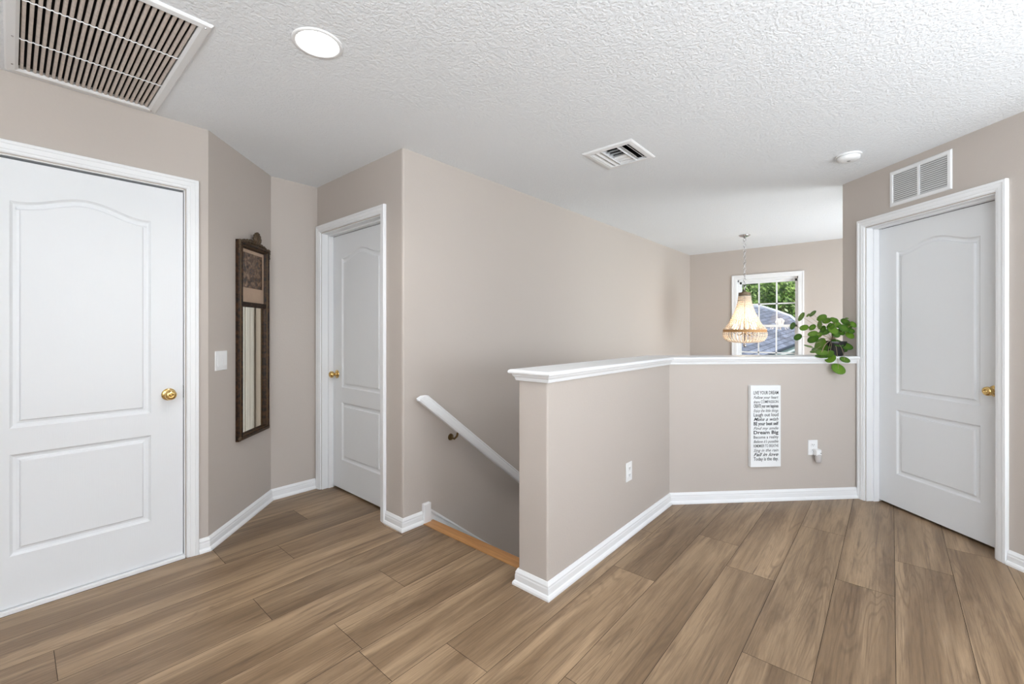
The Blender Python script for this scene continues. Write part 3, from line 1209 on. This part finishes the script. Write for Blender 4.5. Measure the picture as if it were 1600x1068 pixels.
# local x runs to the right as seen, local -y... the wall normal towards the viewer is local -y
b = bmesh.new()
sweep(b, [(0, 0, 0), (gw, 0, 0), (gw, 0, gh), (0, 0, gh)], (0, -1, 0),
      [(0, 0), (0, 0.003), (0.006, 0.008), (0.022, 0.009), (0.026, 0.004), (0.026, 0)], closed=True, flip=False)
box(b, (gw / 2 - 0.007, -0.008, 0.02), (gw / 2 + 0.007, 0, gh - 0.02))
link('frame', b, M['metalwhite'], gr)
b = bmesh.new()
box(b, (0.02, -0.0012, 0.02), (gw - 0.02, -0.0002, gh - 0.02))
link('gap_shade_plate', b, M['plastic_grey'], gr)  # grey sheet stands in for shade between the louvers
for xa, xb in ((0.024, gw / 2 - 0.006), (gw / 2 + 0.006, gw - 0.024)):
    b = bmesh.new()
    nl = 15
    for i in range(nl):
        zz = 0.030 + (gh - 0.058) * i / (nl - 1)
        v = [b.verts.new(c) for c in ((xa, -0.0015, zz + 0.006), (xb, -0.0015, zz + 0.006), (xb, -0.0075, zz - 0.002), (xa, -0.0075, zz - 0.002),
                                      (xa, -0.0015, zz + 0.0045), (xb, -0.0015, zz + 0.0045), (xb, -0.0075, zz - 0.0038), (xa, -0.0075, zz - 0.0038))]
        for f in ((0, 1, 2, 3), (4, 7, 6, 5), (2, 6, 7, 3), (0, 4, 5, 1), (0, 3, 7, 4), (1, 5, 6, 2)):
            b.faces.new([v[q] for q in f])
    link('louver_panel', b, M['metalwhite'], gr)

# ------------------------------------------------------------------ light switch, outlets
q = on_ab(2.712)
sw = thing('light_switch', 'white double rocker light switch left of the antique mirror', 'light switch', (q[0], q[1], 1.034), math.radians(45))
b = bmesh.new()
box(b, (0, -0.006, 0), (0.120, 0, 0.118))
link('wall_plate', b, M['plastic'], sw, bevel=0.003)
for xx in (0.020, 0.067):
    b = bmesh.new()
    v = [b.verts.new(c) for c in ((xx, -0.005, 0.026), (xx + 0.034, -0.005, 0.026), (xx + 0.034, -0.005, 0.092), (xx, -0.005, 0.092),
                                  (xx, -0.0095, 0.026), (xx + 0.034, -0.0095, 0.026), (xx + 0.034, -0.0070, 0.092), (xx, -0.0070, 0.092),
                                  (xx, -0.0070, 0.058), (xx + 0.034, -0.0070, 0.058))]
    for f in ((0, 3, 2, 1), (4, 5, 9, 8), (8, 9, 6, 7), (0, 1, 5, 4), (2, 3, 7, 6), (0, 4, 8, 7, 3), (1, 2, 6, 9, 5)):
        b.faces.new([v[i] for i in f])
    link('rocker', b, M['plastic'], sw)


def outlet(label, x, y, z, rz, w=0.076, h_=0.117, one=False):
    o_ = thing('wall_outlet', label, 'power outlet', (x, y, z), rz)
    b = bmesh.new()
    box(b, (0, -0.006, 0), (w, 0, h_))
    link('cover_plate', b, M['plastic'], o_, bevel=0.0025)
    for zc in (h_ * 0.32, h_ * 0.68):
        b = bmesh.new()
        box(b, (w / 2 - 0.016, -0.0085, zc - 0.013), (w / 2 + 0.016, -0.005, zc + 0.013))
        rec = link('receptacle', b, M['plastic'], o_, bevel=0.002)
        b = bmesh.new()
        for dx in (-0.0065, 0.0065):
            box(b, (w / 2 + dx - 0.0012, -0.0090, zc - 0.002), (w / 2 + dx + 0.0012, -0.0084, zc + 0.007))
        box(b, (w / 2 - 0.002, -0.0090, zc - 0.009), (w / 2 + 0.002, -0.0084, zc - 0.005))
        link('slots', b, M['slot'], rec)
    return o_


outlet('white wall outlet low on the long side of the half wall', 2.488, YH, 0.340, 0, w=0.078)
S_ = K_[0] + K_[1]
ka = math.atan2(kd.y, kd.x)


def on_k(t, off=0.0):
    """t measured as (x - y)/sqrt2 from the origin, off towards the landing"""
    p = Vector(G_) + kd * (t - (G_[0] - G_[1]) / R2)
    p -= Vector((kn.x, kn.y)).normalized() * off
    return p


p = on_k(2.466)
outlet('white wall outlet with a plug-in device, right of the text sign', p.x, p.y, 0.334, ka, w=0.076, h_=0.113)
p = on_k(2.500, 0.0)
pf = thing('plug_in_air_freshener', 'small clear grey plug-in device in the lower socket right of the sign', 'air freshener', (p.x, p.y, 0.284), ka)
b = bmesh.new()
prof = [(0, -0.010), (0.044, -0.010), (0.044, -0.045), (0, -0.045)]
lathe(b, [(0, 0.0), (0.014, 0.001), (0.019, 0.008), (0.021, 0.03), (0.021, 0.055), (0.018, 0.062), (0, 0.063)], 20, Matrix.Translation((0.022, -0.034, 0)))
link('oil_bottle', b, simple('smoky_clear_plastic', (0.50, 0.47, 0.46, 1), 0.15, vary=0.05), pf, smooth=True)
b = bmesh.new()
box(b, (0.002, -0.046, 0.050), (0.042, -0.0095, 0.100))
link('plug_body', b, M['plastic'], pf, bevel=0.006, seg=3)
b = bmesh.new()
lathe(b, [(0, 0), (0.0035, 0), (0.003, 0.002), (0, 0.002)], 12, frame_mat((0.034, -0.046, 0.072), (1, 0, 0), (0, 0, 1), (0, -1, 0)))
link('dial', b, M['slot'], pf)

# ------------------------------------------------------------------ sign with sayings
p = on_k(1.990)
sg = thing('text_sign', 'tall narrow white canvas sign with black inspirational sayings on the half wall', 'wall sign', (p.x, p.y, 0.262), ka)
SW, SH, SD = 0.236, 0.606, 0.034
b = bmesh.new()
box(b, (0, -SD, 0), (SW, -0.001, SH))
link('canvas', b, M['sign'], sg, bevel=0.003)
LINES = [('LIVE YOUR DREAM', 0, .010, .050), ('Follow your heart', .35, .004, .060), ('share COMPASSION', 0, .003, .045), ('CREATE your own happiness', 0, .022, .045),
         ('Enjoy the little things', .35, 0.0, .058), ('Laugh out loud', 0, .008, .060), ('Make a wish', .45, .008, .062), ('BE your best self', 0, .026, .048),
         ('Find my smile', .35, 0.0, .055), ('Dream Big', 0, .022, .062), ('Become a reality', 0, .004, .055), ('Believe it\'s possible', .35, .002, .052),
         ('REMEMBER TO BREATHE', 0, 0.0, .048), ('Sing in the rain', .35, 0.0, .055), ('Fall in love', .4, .014, .066), ('Today is the day.', 0, .010, .056)]
top = SH - 0.040
tot = top - 0.042
row = tot / len(LINES)
for i, (txt, shear, off, hh) in enumerate(LINES):
    cu = bpy.data.curves.new('saying', 'FONT')
    cu.body = txt
    cu.size = 1.0
    cu.shear = shear
    cu.offset = off * 0.9 + 0.006
    cu.resolution_u = 2
    tmp = bpy.data.objects.new('tmp', cu)
    me = bpy.data.meshes.new_from_object(tmp)
    bpy.data.objects.remove(tmp)
    xs = [v.co.x for v in me.vertices]
    ys = [v.co.y for v in me.vertices]
    wx = max(xs) - min(xs)
    sx = (SW - 0.042) / wx
    sy = hh / 1.45 * 1.05
    for v in me.vertices:
        v.co = Vector(((v.co.x - min(xs)) * sx, 0, v.co.y * 0.0315 * (1.12 if off > 0.007 else 0.95)))
    me.materials.append(M['ink'])
    o = bpy.data.objects.new('saying', me)
    COL.objects.link(o)
    o.parent = sg
    o.location = (0.022, -SD - 0.0008, top - row * (i + 0.78))

# ------------------------------------------------------------------ antique mirror
MS0, MS1, MZ0, MZ1 = 2.932, 3.328, 0.556, 1.868
q = on_ab(MS0)
mr = thing('antique_mirror', 'tall narrow antique mirror in dark gilt frame, framed print above glass, crest on top', 'mirror', (q[0], q[1], MZ0), math.radians(45))
mw, mh = MS1 - MS0, MZ1 - MZ0
b = bmesh.new()
fp = [(0, 0.001), (0, 0.020), (0.004, 0.027), (0.010, 0.028), (0.013, 0.034), (0.020, 0.037), (0.027, 0.034), (0.030, 0.026), (0.036, 0.022), (0.041, 0.010), (0.044, 0.006), (0.044, 0.001)]
sweep(b, [(0, 0, 0), (mw, 0, 0), (mw, 0, mh), (0, 0, mh)], (0, -1, 0), fp, closed=True)
div = 0.895
box(b, (0.040, -0.020, div - 0.016), (mw - 0.040, -0.001, div + 0.016))
box(b, (0.040, -0.026, div - 0.007), (mw - 0.040, -0.001, div + 0.007))
link('frame', b, M['gilt'], mr)
b = bmesh.new()
for u in (0.0095, 0.0315):
    sweep(b, [(u, 0, u), (mw - u, 0, u), (mw - u, 0, mh - u), (u, 0, mh - u)], (0, -1, 0), [(-0.002, 0.027 if u < 0.02 else 0.024), (-0.001, 0.0305 if u < 0.02 else 0.0275), (0.002, 0.0305 if u < 0.02 else 0.0275), (0.003, 0.027 if u < 0.02 else 0.024)], closed=True)
o = link('gilt_beading', b, M['gold'], mr)
o['label'] = 'rubbed gold lines on the dark frame'
b = bmesh.new()
box(b, (0.038, -0.006, 0.038), (mw - 0.038, -0.001, div - 0.010))
link('mirror_glass', b, M['mirror'], mr)
b = bmesh.new()
box(b, (0.038, -0.006, div + 0.010), (mw - 0.038, -0.001, mh - 0.038))
pm = link('print_mount', b, M['mount'], mr)
b = bmesh.new()
box(b, (0.066, -0.0068, div + 0.115), (mw - 0.066, -0.006, mh - 0.066))
pr_ = link('print', b, M['print'], mr)
pr_['label'] = 'dark sepia engraving'
# pale blurred figures in the print: left as a generic pattern in the material


def blob(b, c, r_, sq=(1, 1, 1), seed=0, amp=0.25, sub=2):
    res = bmesh.ops.create_icosphere(b, subdivisions=sub, radius=1.0)
    for v in res['verts']:
        d = v.co.normalized()
        k_ = 1 + amp * noise.noise(d * 2.3 + Vector((seed, seed * 2.1, 0)))
        v.co = Vector((c[0] + d.x * r_ * sq[0] * k_, c[1] + d.y * r_ * sq[1] * k_, c[2] + d.z * r_ * sq[2] * k_))


b = bmesh.new()
cxm = mw * 0.5
for k_ in range(7):                       # shell of the crest
    a = math.radians(-60 + 20 * k_)
    p0_ = Vector((cxm, -0.030, mh + 0.002))
    p1_ = p0_ + Vector((math.sin(a) * 0.052, -0.008, math.cos(a) * 0.082))
    tube(b, [p0_, (p0_ + p1_) / 2 + Vector((0, -0.007, 0)), p1_], [0.006, 0.014, 0.009], 7)
blob(b, (cxm, -0.026, mh + 0.012), 0.020, (1.4, 0.7, 0.9), 3)
for sgn in (-1, 1):
    for j in range(7):
        u = j / 6
        blob(b, (cxm + sgn * (0.035 + 0.115 * u), -0.022, mh + 0.012 * (1 - u) + 0.004 * (j % 2)), 0.015 - 0.006 * u, (1.5, 0.7, 0.9), j + 5 * sgn)
CARVE = simple('bronze_carving', (0.085, 0.055, 0.030, 1), 0.5, 0.25, bump=0.5, bscale=60, vary=0.5, vscale=40)
crest = link('crest', b, CARVE, mr, smooth=True)
crest['label'] = 'carved bronze-coloured shell crest'
for sgn in (-1, 1):
    b = bmesh.new()
    for j in range(5):
        blob(b, (mw / 2 + sgn * (mw / 2 - 0.010 + 0.004 * (j % 2)), -0.026, mh - 0.012 - 0.017 * j), 0.014 - 0.0012 * j, (1.0, 0.7, 1.2), j + 31, 0.5)
    link('corner_leaf', b, CARVE, mr, smooth=True)
    b = bmesh.new()
    blob(b, (mw / 2 + sgn * (mw / 2 - 0.012), -0.022, 0.018), 0.016, (1.0, 0.8, 1.2), 9, 0.5)
    link('corner_boss', b, CARVE, mr, smooth=True)

# ------------------------------------------------------------------ chandelier
CX, CY = 5.872, 1.352
ch = thing('beaded_chandelier', 'lit cream beaded basket chandelier hanging on a chain before the window', 'chandelier', (CX, CY, H))
b = bmesh.new()
lathe(b, [(0, 0), (0.062, 0), (0.062, -0.006), (0.050, -0.016), (0.020, -0.024), (0.008, -0.034), (0, -0.036)], 32)
link('canopy', b, M['chrome'], ch, smooth=True)
b = bmesh.new()
zl = -0.036
kk = 0
while zl > -0.655:
    ln, wd = 0.044, 0.013
    pts = []
    for i in range(13):
        a = 2 * math.pi * i / 12
        u, v = wd * math.cos(a), ln / 2 * math.sin(a)
        pts.append((u, 0, zl - ln / 2 + v) if kk % 2 else (0, u, zl - ln / 2 + v))
    tube(b, pts, 0.0032, 6)
    zl -= ln - 0.009
    kk += 1
link('chain', b, M['chrome'], ch, smooth=True)
b = bmesh.new()
tube(b, [(0.028 * math.cos(a), 0, -0.675 + 0.016 * math.sin(a)) for a in [2 * math.pi * i / 12 for i in range(13)]], 0.004, 6)
lathe(b, [(0, -0.685), (0.030, -0.688), (0.034, -0.700), (0, -0.702)], 16)
tube(b, [(0, 0, -0.70), (0, 0, -1.30)], 0.005, 8)
for k_ in range(6):
    a = math.pi * k_ / 3
    tube(b, [(0, 0, -1.18), (0.07 * math.cos(a), 0.07 * math.sin(a), -1.22), (0.12 * math.cos(a), 0.12 * math.sin(a), -1.19), (0.12 * math.cos(a), 0.12 * math.sin(a), -1.15)], 0.004, 6)
for k_ in range(8):                        # stays up to the top ring
    a = math.pi * k_ / 4
    tube(b, [(0.0, 0.0, -0.70), (0.060 * math.cos(a), 0.060 * math.sin(a), -0.71)], 0.003, 5)
link('inner_frame', b, M['bronze'], ch, smooth=True)
b = bmesh.new()
lathe(b, [(0.058, -0.700), (0.066, -0.700), (0.068, -0.748), (0.060, -0.748), (0.058, -0.700)], 32)
link('top_ring', b, M['bronze'], ch, smooth=False)
b = bmesh.new()
lathe(b, [(0.228, -1.148), (0.236, -1.147), (0.238, -1.180), (0.230, -1.181), (0.228, -1.148)], 48)
o = link('band', b, M['rope'], ch, smooth=False)
o['label'] = 'tan wrapped band'


def strand(pts, name, n_copies, rad=0.0098):
    """beads threaded along a radial profile (r, z); copies turned about the axis"""
    P = [Vector((r_, 0, z_)) for r_, z_ in pts]
    b = bmesh.new()
    tot_ = sum((P[i + 1] - P[i]).length for i in range(len(P) - 1))
    nb = int(tot_ / (rad * 1.95))
    for i in range(nb + 1):
        s = tot_ * i / nb
        for a_, c_ in zip(P, P[1:]):
            d = (c_ - a_).length
            if s <= d + 1e-9:
                pos = a_ + (c_ - a_) * (s / d)
                break
            s -= d
        m_ = Matrix.Translation(pos) @ Matrix.Diagonal((1, 1, 0.92, 1))
        bmesh.ops.create_icosphere(b, subdivisions=1, radius=rad, matrix=m_)
    o_ = link(name, b, M['bead'], ch, smooth=True)
    for k_ in range(1, n_copies):
        c = bpy.data.objects.new(name, o_.data)
        COL.objects.link(c)
        c.parent = ch
        c.rotation_euler = (0, 0, 2 * math.pi * k_ / n_copies)
    return o_


upper = [(0.066, -0.748), (0.070, -0.80), (0.082, -0.86), (0.104, -0.93), (0.135, -1.00), (0.172, -1.075), (0.205, -1.12), (0.232, -1.146)]
lower = [(0.237, -1.186), (0.238, -1.215), (0.228, -1.25), (0.205, -1.282), (0.165, -1.296), (0.11, -1.302), (0.05, -1.306)]
strand(upper, 'bead_strand', 38)
strand(lower, 'basket_strand', 38)
b = bmesh.new()
lathe(b, [(0.0, -1.298), (0.012, -1.302), (0.013, -1.315), (0.007, -1.320), (0.020, -1.332), (0.0215, -1.345), (0.016, -1.358), (0.0, -1.364)], 20)
o = link('finial', b, M['chrome'], ch, smooth=True)
b0 = None
for k_ in range(6):
    a = math.pi * k_ / 3
    if b0 is None:
        b = bmesh.new()
        lathe(b, [(0, -1.150), (0.010, -1.147), (0.016, -1.120), (0.013, -1.095), (0.004, -1.065), (0, -1.06)], 12)
        b0 = link('bulb', b, M['bulb'], ch, smooth=True)
        b0.location = (0.12, 0, 0)
    else:
        c = bpy.data.objects.new('bulb', b0.data)
        COL.objects.link(c)
        c.parent = ch
        c.location = (0.12 * math.cos(a), 0.12 * math.sin(a), 0)
add_light('chandelier_glow', 'POINT', (CX, CY, H - 1.02), (0, 0, -1), 6, (1.0, 0.80, 0.56), shadow_soft_size=0.06)

# ------------------------------------------------------------------ potted plant on the cap
pc = on_k(2.742, -0.085)
PZ = 1.081
pp = thing('potted_plant', 'trailing round-leaved green plant in a black pot on the half wall cap', 'plant', (pc.x, pc.y, PZ))
b = bmesh.new()
lathe(b, [(0, 0), (0.062, 0), (0.068, 0.004), (0.082, 0.080), (0.086, 0.098), (0.090, 0.100), (0.090, 0.112), (0.084, 0.112), (0.080, 0.100), (0.078, 0.092), (0, 0.092)], 36)
link('pot', b, M['pot'], pp, smooth=False)
b = bmesh.new()
lathe(b, [(0, 0.101), (0.04, 0.099), (0.079, 0.094), (0.079, 0.090), (0, 0.090)], 24)
link('soil', b, M['soil'], pp)
# leaves: position in metres right of / toward the viewer from / above the pot, radii and tilt, as they grow in the photo
rgt = Vector((math.sin(TH), -math.cos(TH), 0))
fwd = Vector((math.cos(TH), math.sin(TH), 0))
los = (Vector((pc.x, pc.y, PZ + 0.06)) - Vector((0, 0, 1.2735)))
los = los / los.dot(fwd)
LEAVES = [  # (x, y) in crop pixels, rx, ry, roll
    (525, 218, 55, 45, 0), (588, 255, 48, 40, 10), (498, 310, 30, 52, -8), (675, 243, 40, 32, 0), (720, 305, 48, 42, 0), (828, 270, 52, 40, 5),
    (868, 318, 42, 40, 0), (928, 302, 42, 32, 20), (810, 350, 60, 46, 0), (672, 375, 56, 46, 0), (712, 430, 42, 40, 0), (560, 400, 55, 40, 15), (540, 360, 34, 42, 0),
    (408, 420, 52, 36, 10), (412, 490, 62, 50, 0), (505, 555, 58, 78, 10), (298, 345, 48, 40, 15), (404, 340, 42, 36, -10), (262, 205, 32, 58, 15), (348, 186, 14, 26, 25),
    (408, 165, 26, 48, 30), (150, 322, 33, 46, 0), (218, 465, 47, 42, 0), (355, 582, 48, 12, 40), (432, 645, 48, 22, 10), (525, 660, 60, 34, 25), (608, 680, 60, 44, 0),
    (636, 735, 58, 52, 0), (740, 870, 74, 58, 5), (822, 752, 52, 34, -5), (730, 540, 64, 42, 0), (840, 580, 68, 45, -5), (795, 615, 52, 34, 5), (885, 440, 50, 40, 10),
    (848, 225, 18, 10, -20), (640, 330, 44, 40, 0), (770, 400, 46, 38, 8), (480, 440, 44, 36, 0), (600, 590, 40, 34, 0), (905, 385, 36, 34, 0), (700, 250, 36, 30, 5), (450, 620, 44, 26, 15), (520, 705, 62, 22, 25), (560, 610, 40, 50, 0), (632, 305, 22, 24, 0)]
lr = random.Random(5)
PXM = 3.415 / 681.7            # metres per photo pixel at the plant
lmeshes = []


def leaf_mesh(rx, ry, tint):
    b = bmesh.new()
    tl = b.loops.layers.float_color.new('tint')
    n_ = 20
    rings = []
    for fr in (0.0, 0.5, 0.85, 1.0):
        z_ = 0.16 * (1 - fr ** 2) * min(rx, ry)
        if fr == 0:
            rings.append([b.verts.new((0, 0, -0.05 * min(rx, ry)))])
        else:
            rings.append([b.verts.new((rx * fr * math.cos(2 * math.pi * i / n_) * (1 + 0.03 * math.sin(3 * i)), ry * fr * math.sin(2 * math.pi * i / n_), z_ * (0.6 + 0.4 * math.sin(2 * math.pi * i / n_ * 2)))) for i in range(n_)])
    fs = []
    for i in range(n_):
        j = (i + 1) % n_
        fs.append((b.faces.new((rings[0][0], rings[1][i], rings[1][j])), 0.9))
    for r0, r1, tv in ((rings[1], rings[2], 0.0), (rings[2], rings[3], -0.25)):
        for i in range(n_):
            j = (i + 1) % n_
            fs.append((b.faces.new((r0[i], r1[i], r1[j], r0[j])), tv))
    for f, tv in fs:
        v_ = max(0, min(1, tint + (0.25 if tv > 0.5 else tv)))
        for lp in f.loops:
            lp[tl] = (v_, v_, v_, 1)
    return b


pot_px = (1301, 560)
crown = Vector((0, 0, 0.115))
for (cx_, cy_, rx, ry, roll) in LEAVES:
    px = 1220 + cx_ * 0.1217
    py = 470 + cy_ * 0.1217
    lat = (px - 1301) * PXM
    up_ = (555.5 - py) * PXM
    edge = math.hypot(lat / 0.15, (up_ - 0.12) / 0.13)
    dep = -0.085 * max(0, 1 - 0.55 * edge) + lr.uniform(-0.02, 0.03)
    if up_ < 0.03:
        dep = -0.135 - lr.uniform(0, 0.02)
    if up_ < 0.0:
        dep = -0.150
    sc_ = 1 + dep / 3.4
    c = rgt * lat * sc_ + los * dep + Vector((0, 0, up_ * sc_))
    clear = (CR - ((pc.x + c.x) - (pc.y + c.y))) / R2
    need = rx * 0.1217 * PXM + 0.012 - clear          # keep the leaf in front of the right wall
    if need > 0:
        dep -= need * R2 / (los.x - los.y)
        sc_ = 1 + dep / 3.4
        c = rgt * lat * sc_ + los * dep + Vector((0, 0, up_ * sc_))
    RX, RY = rx * 0.1217 * PXM, ry * 0.1217 * PXM
    # the true leaf is rounder than it looks: give it its full radius and turn it away
    full = max(RX, RY) * 1.08
    face = -fwd
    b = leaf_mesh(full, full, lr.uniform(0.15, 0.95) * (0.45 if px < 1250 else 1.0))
    lo_ = link('leaf', b, M['leaf'], pp, smooth=True)
    rf = Vector((los.y, -los.x, 0)).normalized()
    rot_face = frame_mat((0, 0, 0), rf, Vector((0, 0, 1)), rf.cross(Vector((0, 0, 1))))
    tiltx = math.acos(max(0.1, min(1, RY / full)))
    tilty = math.acos(max(0.1, min(1, RX / full)))
    rl = Matrix.Rotation(-math.radians(roll), 4, 'Z') @ Matrix.Rotation(-tiltx, 4, 'X') @ Matrix.Rotation(tilty * (1 if lat > 0 else -1), 4, 'Y')
    lo_.matrix_local = Matrix.Translation(c) @ rot_face @ rl
    # petiole from the crown to the leaf centre
    b = bmesh.new()
    mid = (crown + c) / 2 + Vector((0, 0, 0.03)) + fwd * (-0.01)
    if up_ < 0.03:
        mid = Vector((c.x * 0.75, c.y * 0.75, 0.12))
    pts = []
    for i in range(7):
        t_ = i / 6
        pts.append(crown * (1 - t_) ** 2 + mid * 2 * t_ * (1 - t_) + (c + fwd * 0.002) * t_ ** 2)
    tube(b, pts, 0.0013, 5)
    po = link('stem', b, M['stem'], pp)
b = bmesh.new()
tube(b, [crown - Vector((0, 0, 0.02)), crown + Vector((0.003, 0, 0.03)), crown + Vector((-0.004, 0.004, 0.065))], [0.007, 0.006, 0.004], 8)
link('main_stem', b, M['bark'], pp)
b = bmesh.new()
e0 = rgt * 0.070 + Vector((0, 0, 0.035)) - fwd * 0.03
for dv in ((0.02, 0.045), (0.03, 0.03), (-0.005, 0.02)):
    tube(b, [e0 * 0.75 + Vector((0, 0, 0.05)), e0, e0 + rgt * dv[0] + Vector((0, 0, dv[1]))], 0.0014, 5)
link('dry_twig', b, M['bark'], pp)

# ------------------------------------------------------------------ outdoors: ground, neighbouring house, trees
b = bmesh.new()
v = [b.verts.new(c) for c in ((XF + 0.3, -60, LOW - 0.3), (90, -60, LOW - 0.3), (90, 80, LOW - 0.3), (XF + 0.3, 80, LOW - 0.3))]
b.faces.new(v)
o = link('lawn', b, M['grass'])
o['kind'] = 'structure'

EYE = Vector((0, 0, 1.2735))


def sight(u, v_):
    m_ = (u - 800) / 681.7
    return Vector((math.cos(TH) + m_ * math.sin(TH), math.sin(TH) - m_ * math.cos(TH), -(v_ - 516.7) / 681.7))


RA = EYE + sight(1188.5, 557) * 10.0
RB = EYE + sight(1244, 536) * 11.5
RC = EYE + sight(1190, 480) * 14.0
RN = (RB - RA).cross(RC - RA).normalized()


def roof_pt(u, v_):
    d = sight(u, v_)
    return EYE + d * ((RA - EYE).dot(RN) / d.dot(RN))


hs = thing('neighbour_house', 'neighbouring house with grey shingle roof seen through the window', 'house', (RA.x, RA.y, LOW - 0.3))
hl = Vector(hs.location)
b = bmesh.new()
uvl = b.loops.layers.uv.new('UVMap')
low_ = [roof_pt(*q) for q in ((1080, 598), (1188.5, 557), (1244, 536), (1276, 524))]
top_ = [roof_pt(*q) for q in ((1268, 512), (1256, 508), (1246, 504), (1235, 495), (1213, 487), (1190, 480), (1150, 474), (1090, 468))]
xa_ = (RB - RA).normalized()
ya_ = RN.cross(xa_)
f = b.faces.new([b.verts.new(p_ - hl) for p_ in low_ + top_])
back = [p_ + Vector((3.0, 2.0, -1.6)) for p_ in top_]
f2s = []
for i in range(len(top_) - 1):
    f2s.append(b.faces.new([b.verts.new(p_ - hl) for p_ in (top_[i + 1], top_[i], back[i], back[i + 1])]))
for ff in [f] + f2s:
    for lp in ff.loops:
        q_ = lp.vert.co + hl - RA
        lp[uvl].uv = (q_.dot(xa_), q_.dot(ya_))
link('roof', b, M['shingle'], hs)
b = bmesh.new()
for p_, q_ in zip(top_, top_[1:]):
    tube(b, [p_ - hl, q_ - hl], 0.07, 6)
link('ridge_cap', b, simple('pale_ridge_shingle', srgb(176, 182, 196), 0.9, vary=0.15, vscale=10), hs)
b = bmesh.new()
for p_, q_ in zip(low_, low_[1:]):
    p_, q_ = p_ - hl, q_ - hl
    d_ = Vector((0, 0, -0.03))
    n_ = Vector((-0.05, -0.05, 0))
    for (a0, z0_, z1_, off_, mi) in ((0, 0.01, -0.045, 0.06, 0), (0, -0.045, -0.17, 0.03, 1)):
        v = [b.verts.new(c) for c in (p_ + Vector((-off_, -off_, z0_)), q_ + Vector((-off_, -off_, z0_)), q_ + Vector((-off_, -off_, z1_)), p_ + Vector((-off_, -off_, z1_)),
                                      p_ + Vector((0, 0, z0_)), q_ + Vector((0, 0, z0_)), q_ + Vector((0, 0, z1_)), p_ + Vector((0, 0, z1_)))]
        for fc in ((0, 1, 2, 3), (4, 7, 6, 5), (0, 4, 5, 1), (3, 2, 6, 7), (0, 3, 7, 4), (1, 5, 6, 2)):
            b.faces.new([v[i] for i in fc]).material_index = mi
link('fascia', b, [M['gutter'], M['fascia']], hs)
b = bmesh.new()
for p_, q_ in zip(low_, low_[1:]):
    o1, o2 = p_ - hl + Vector((0.35, 0.2, -0.10)), q_ - hl + Vector((0.35, 0.2, -0.10))
    v = [b.verts.new(c) for c in (o1, o2, Vector((o2.x, o2.y, 0)), Vector((o1.x, o1.y, 0)))]
    v2 = [b.verts.new(Vector(c.co) + Vector((0.2, 0.15, 0))) for c in v]
    b.faces.new(v)
    b.faces.new(v2[::-1])
    for i in range(4):
        b.faces.new((v[i], v[(i + 1) % 4], v2[(i + 1) % 4], v2[i]))
link('house_wall', b, M['stucco'], hs)

tr_ = random.Random(3)


def tree(label, pos, height, crad, nleaf, leaf, branch=False):
    t = thing('tree', label, 'tree', (pos[0], pos[1], LOW - 0.3))
    b = bmesh.new()
    tube(b, [(0, 0, 0), (0.1, 0.05, height * 0.35), (0.0, 0.1, height * 0.6), (0.2, 0, height * 0.85)], [crad * 0.09, crad * 0.07, crad * 0.05, crad * 0.02], 8)
    for k_ in range(9):
        a = tr_.uniform(0, 6.28)
        z0_ = height * tr_.uniform(0.4, 0.75)
        L_ = crad * tr_.uniform(0.6, 0.95)
        e = Vector((math.cos(a) * L_, math.sin(a) * L_, z0_ + crad * tr_.uniform(0.2, 0.6)))
        tube(b, [(0.05, 0.05, z0_), (e.x * 0.5, e.y * 0.5, (z0_ + e.z) / 2 + 0.2), e], [crad * 0.03, crad * 0.02, crad * 0.006], 6)
    link('trunk', b, M['bark'], t, smooth=True)
    b = bmesh.new()
    tl = b.loops.layers.float_color.new('tint')
    cz = height - crad * 0.9
    clumps = []
    for k_ in range(60):
        d = Vector((tr_.gauss(0, 1), tr_.gauss(0, 1), tr_.gauss(0, 1))).normalized()
        clumps.append((d * crad * tr_.uniform(0.45, 0.95), tr_.uniform(0.18, 0.34) * crad, tr_.random()))
    for k_ in range(nleaf):
        c, r_, tone_ = tr_.choice(clumps)
        d = Vector((tr_.gauss(0, 1), tr_.gauss(0, 1), tr_.gauss(0, 1))).normalized()
        p_ = c + d * r_ * tr_.uniform(0.5, 1.0)
        p_ = Vector((p_.x, p_.y, p_.z * 0.9 + cz))
        nrm = (d + Vector((tr_.gauss(0, .5), tr_.gauss(0, .5), 0.5 + tr_.gauss(0, .4)))).normalized()
        s_ = nrm.orthogonal().normalized() * leaf
        s2 = nrm.cross(s_)
        v = [b.verts.new(p_ + s_ * 1.3), b.verts.new(p_ + s2 * 0.6), b.verts.new(p_ - s_ * 1.3), b.verts.new(p_ - s2 * 0.6)]
        f_ = b.faces.new(v)
        tv = min(1, max(0, tone_ * 0.7 + tr_.uniform(0, 0.4)))
        for lp in f_.loops:
            lp[tl] = (tv, tv, tv, 1)
    fo = link('foliage', b, M['foliage'], t)
    fo['kind'] = 'stuff'
    return t


def ground_at(u, d):
    p_ = EYE + sight(u, 516.7) * d
    return (p_.x, p_.y)


tree('leafy green tree behind the neighbouring roof, right side of the window', ground_at(1264, 17), 7.3, 1.9, 5200, 0.075)
tree('dense green tree behind the neighbouring roof, middle of the window', ground_at(1205, 27), 9.8, 3.1, 6500, 0.11)
tree('dense green tree behind the beaded chandelier, left side of the window', ground_at(1140, 23), 8.6, 2.0, 5000, 0.09)
tree('tall tree farthest back above the others in the window', ground_at(1215, 40), 14.0, 5.4, 9000, 0.17)
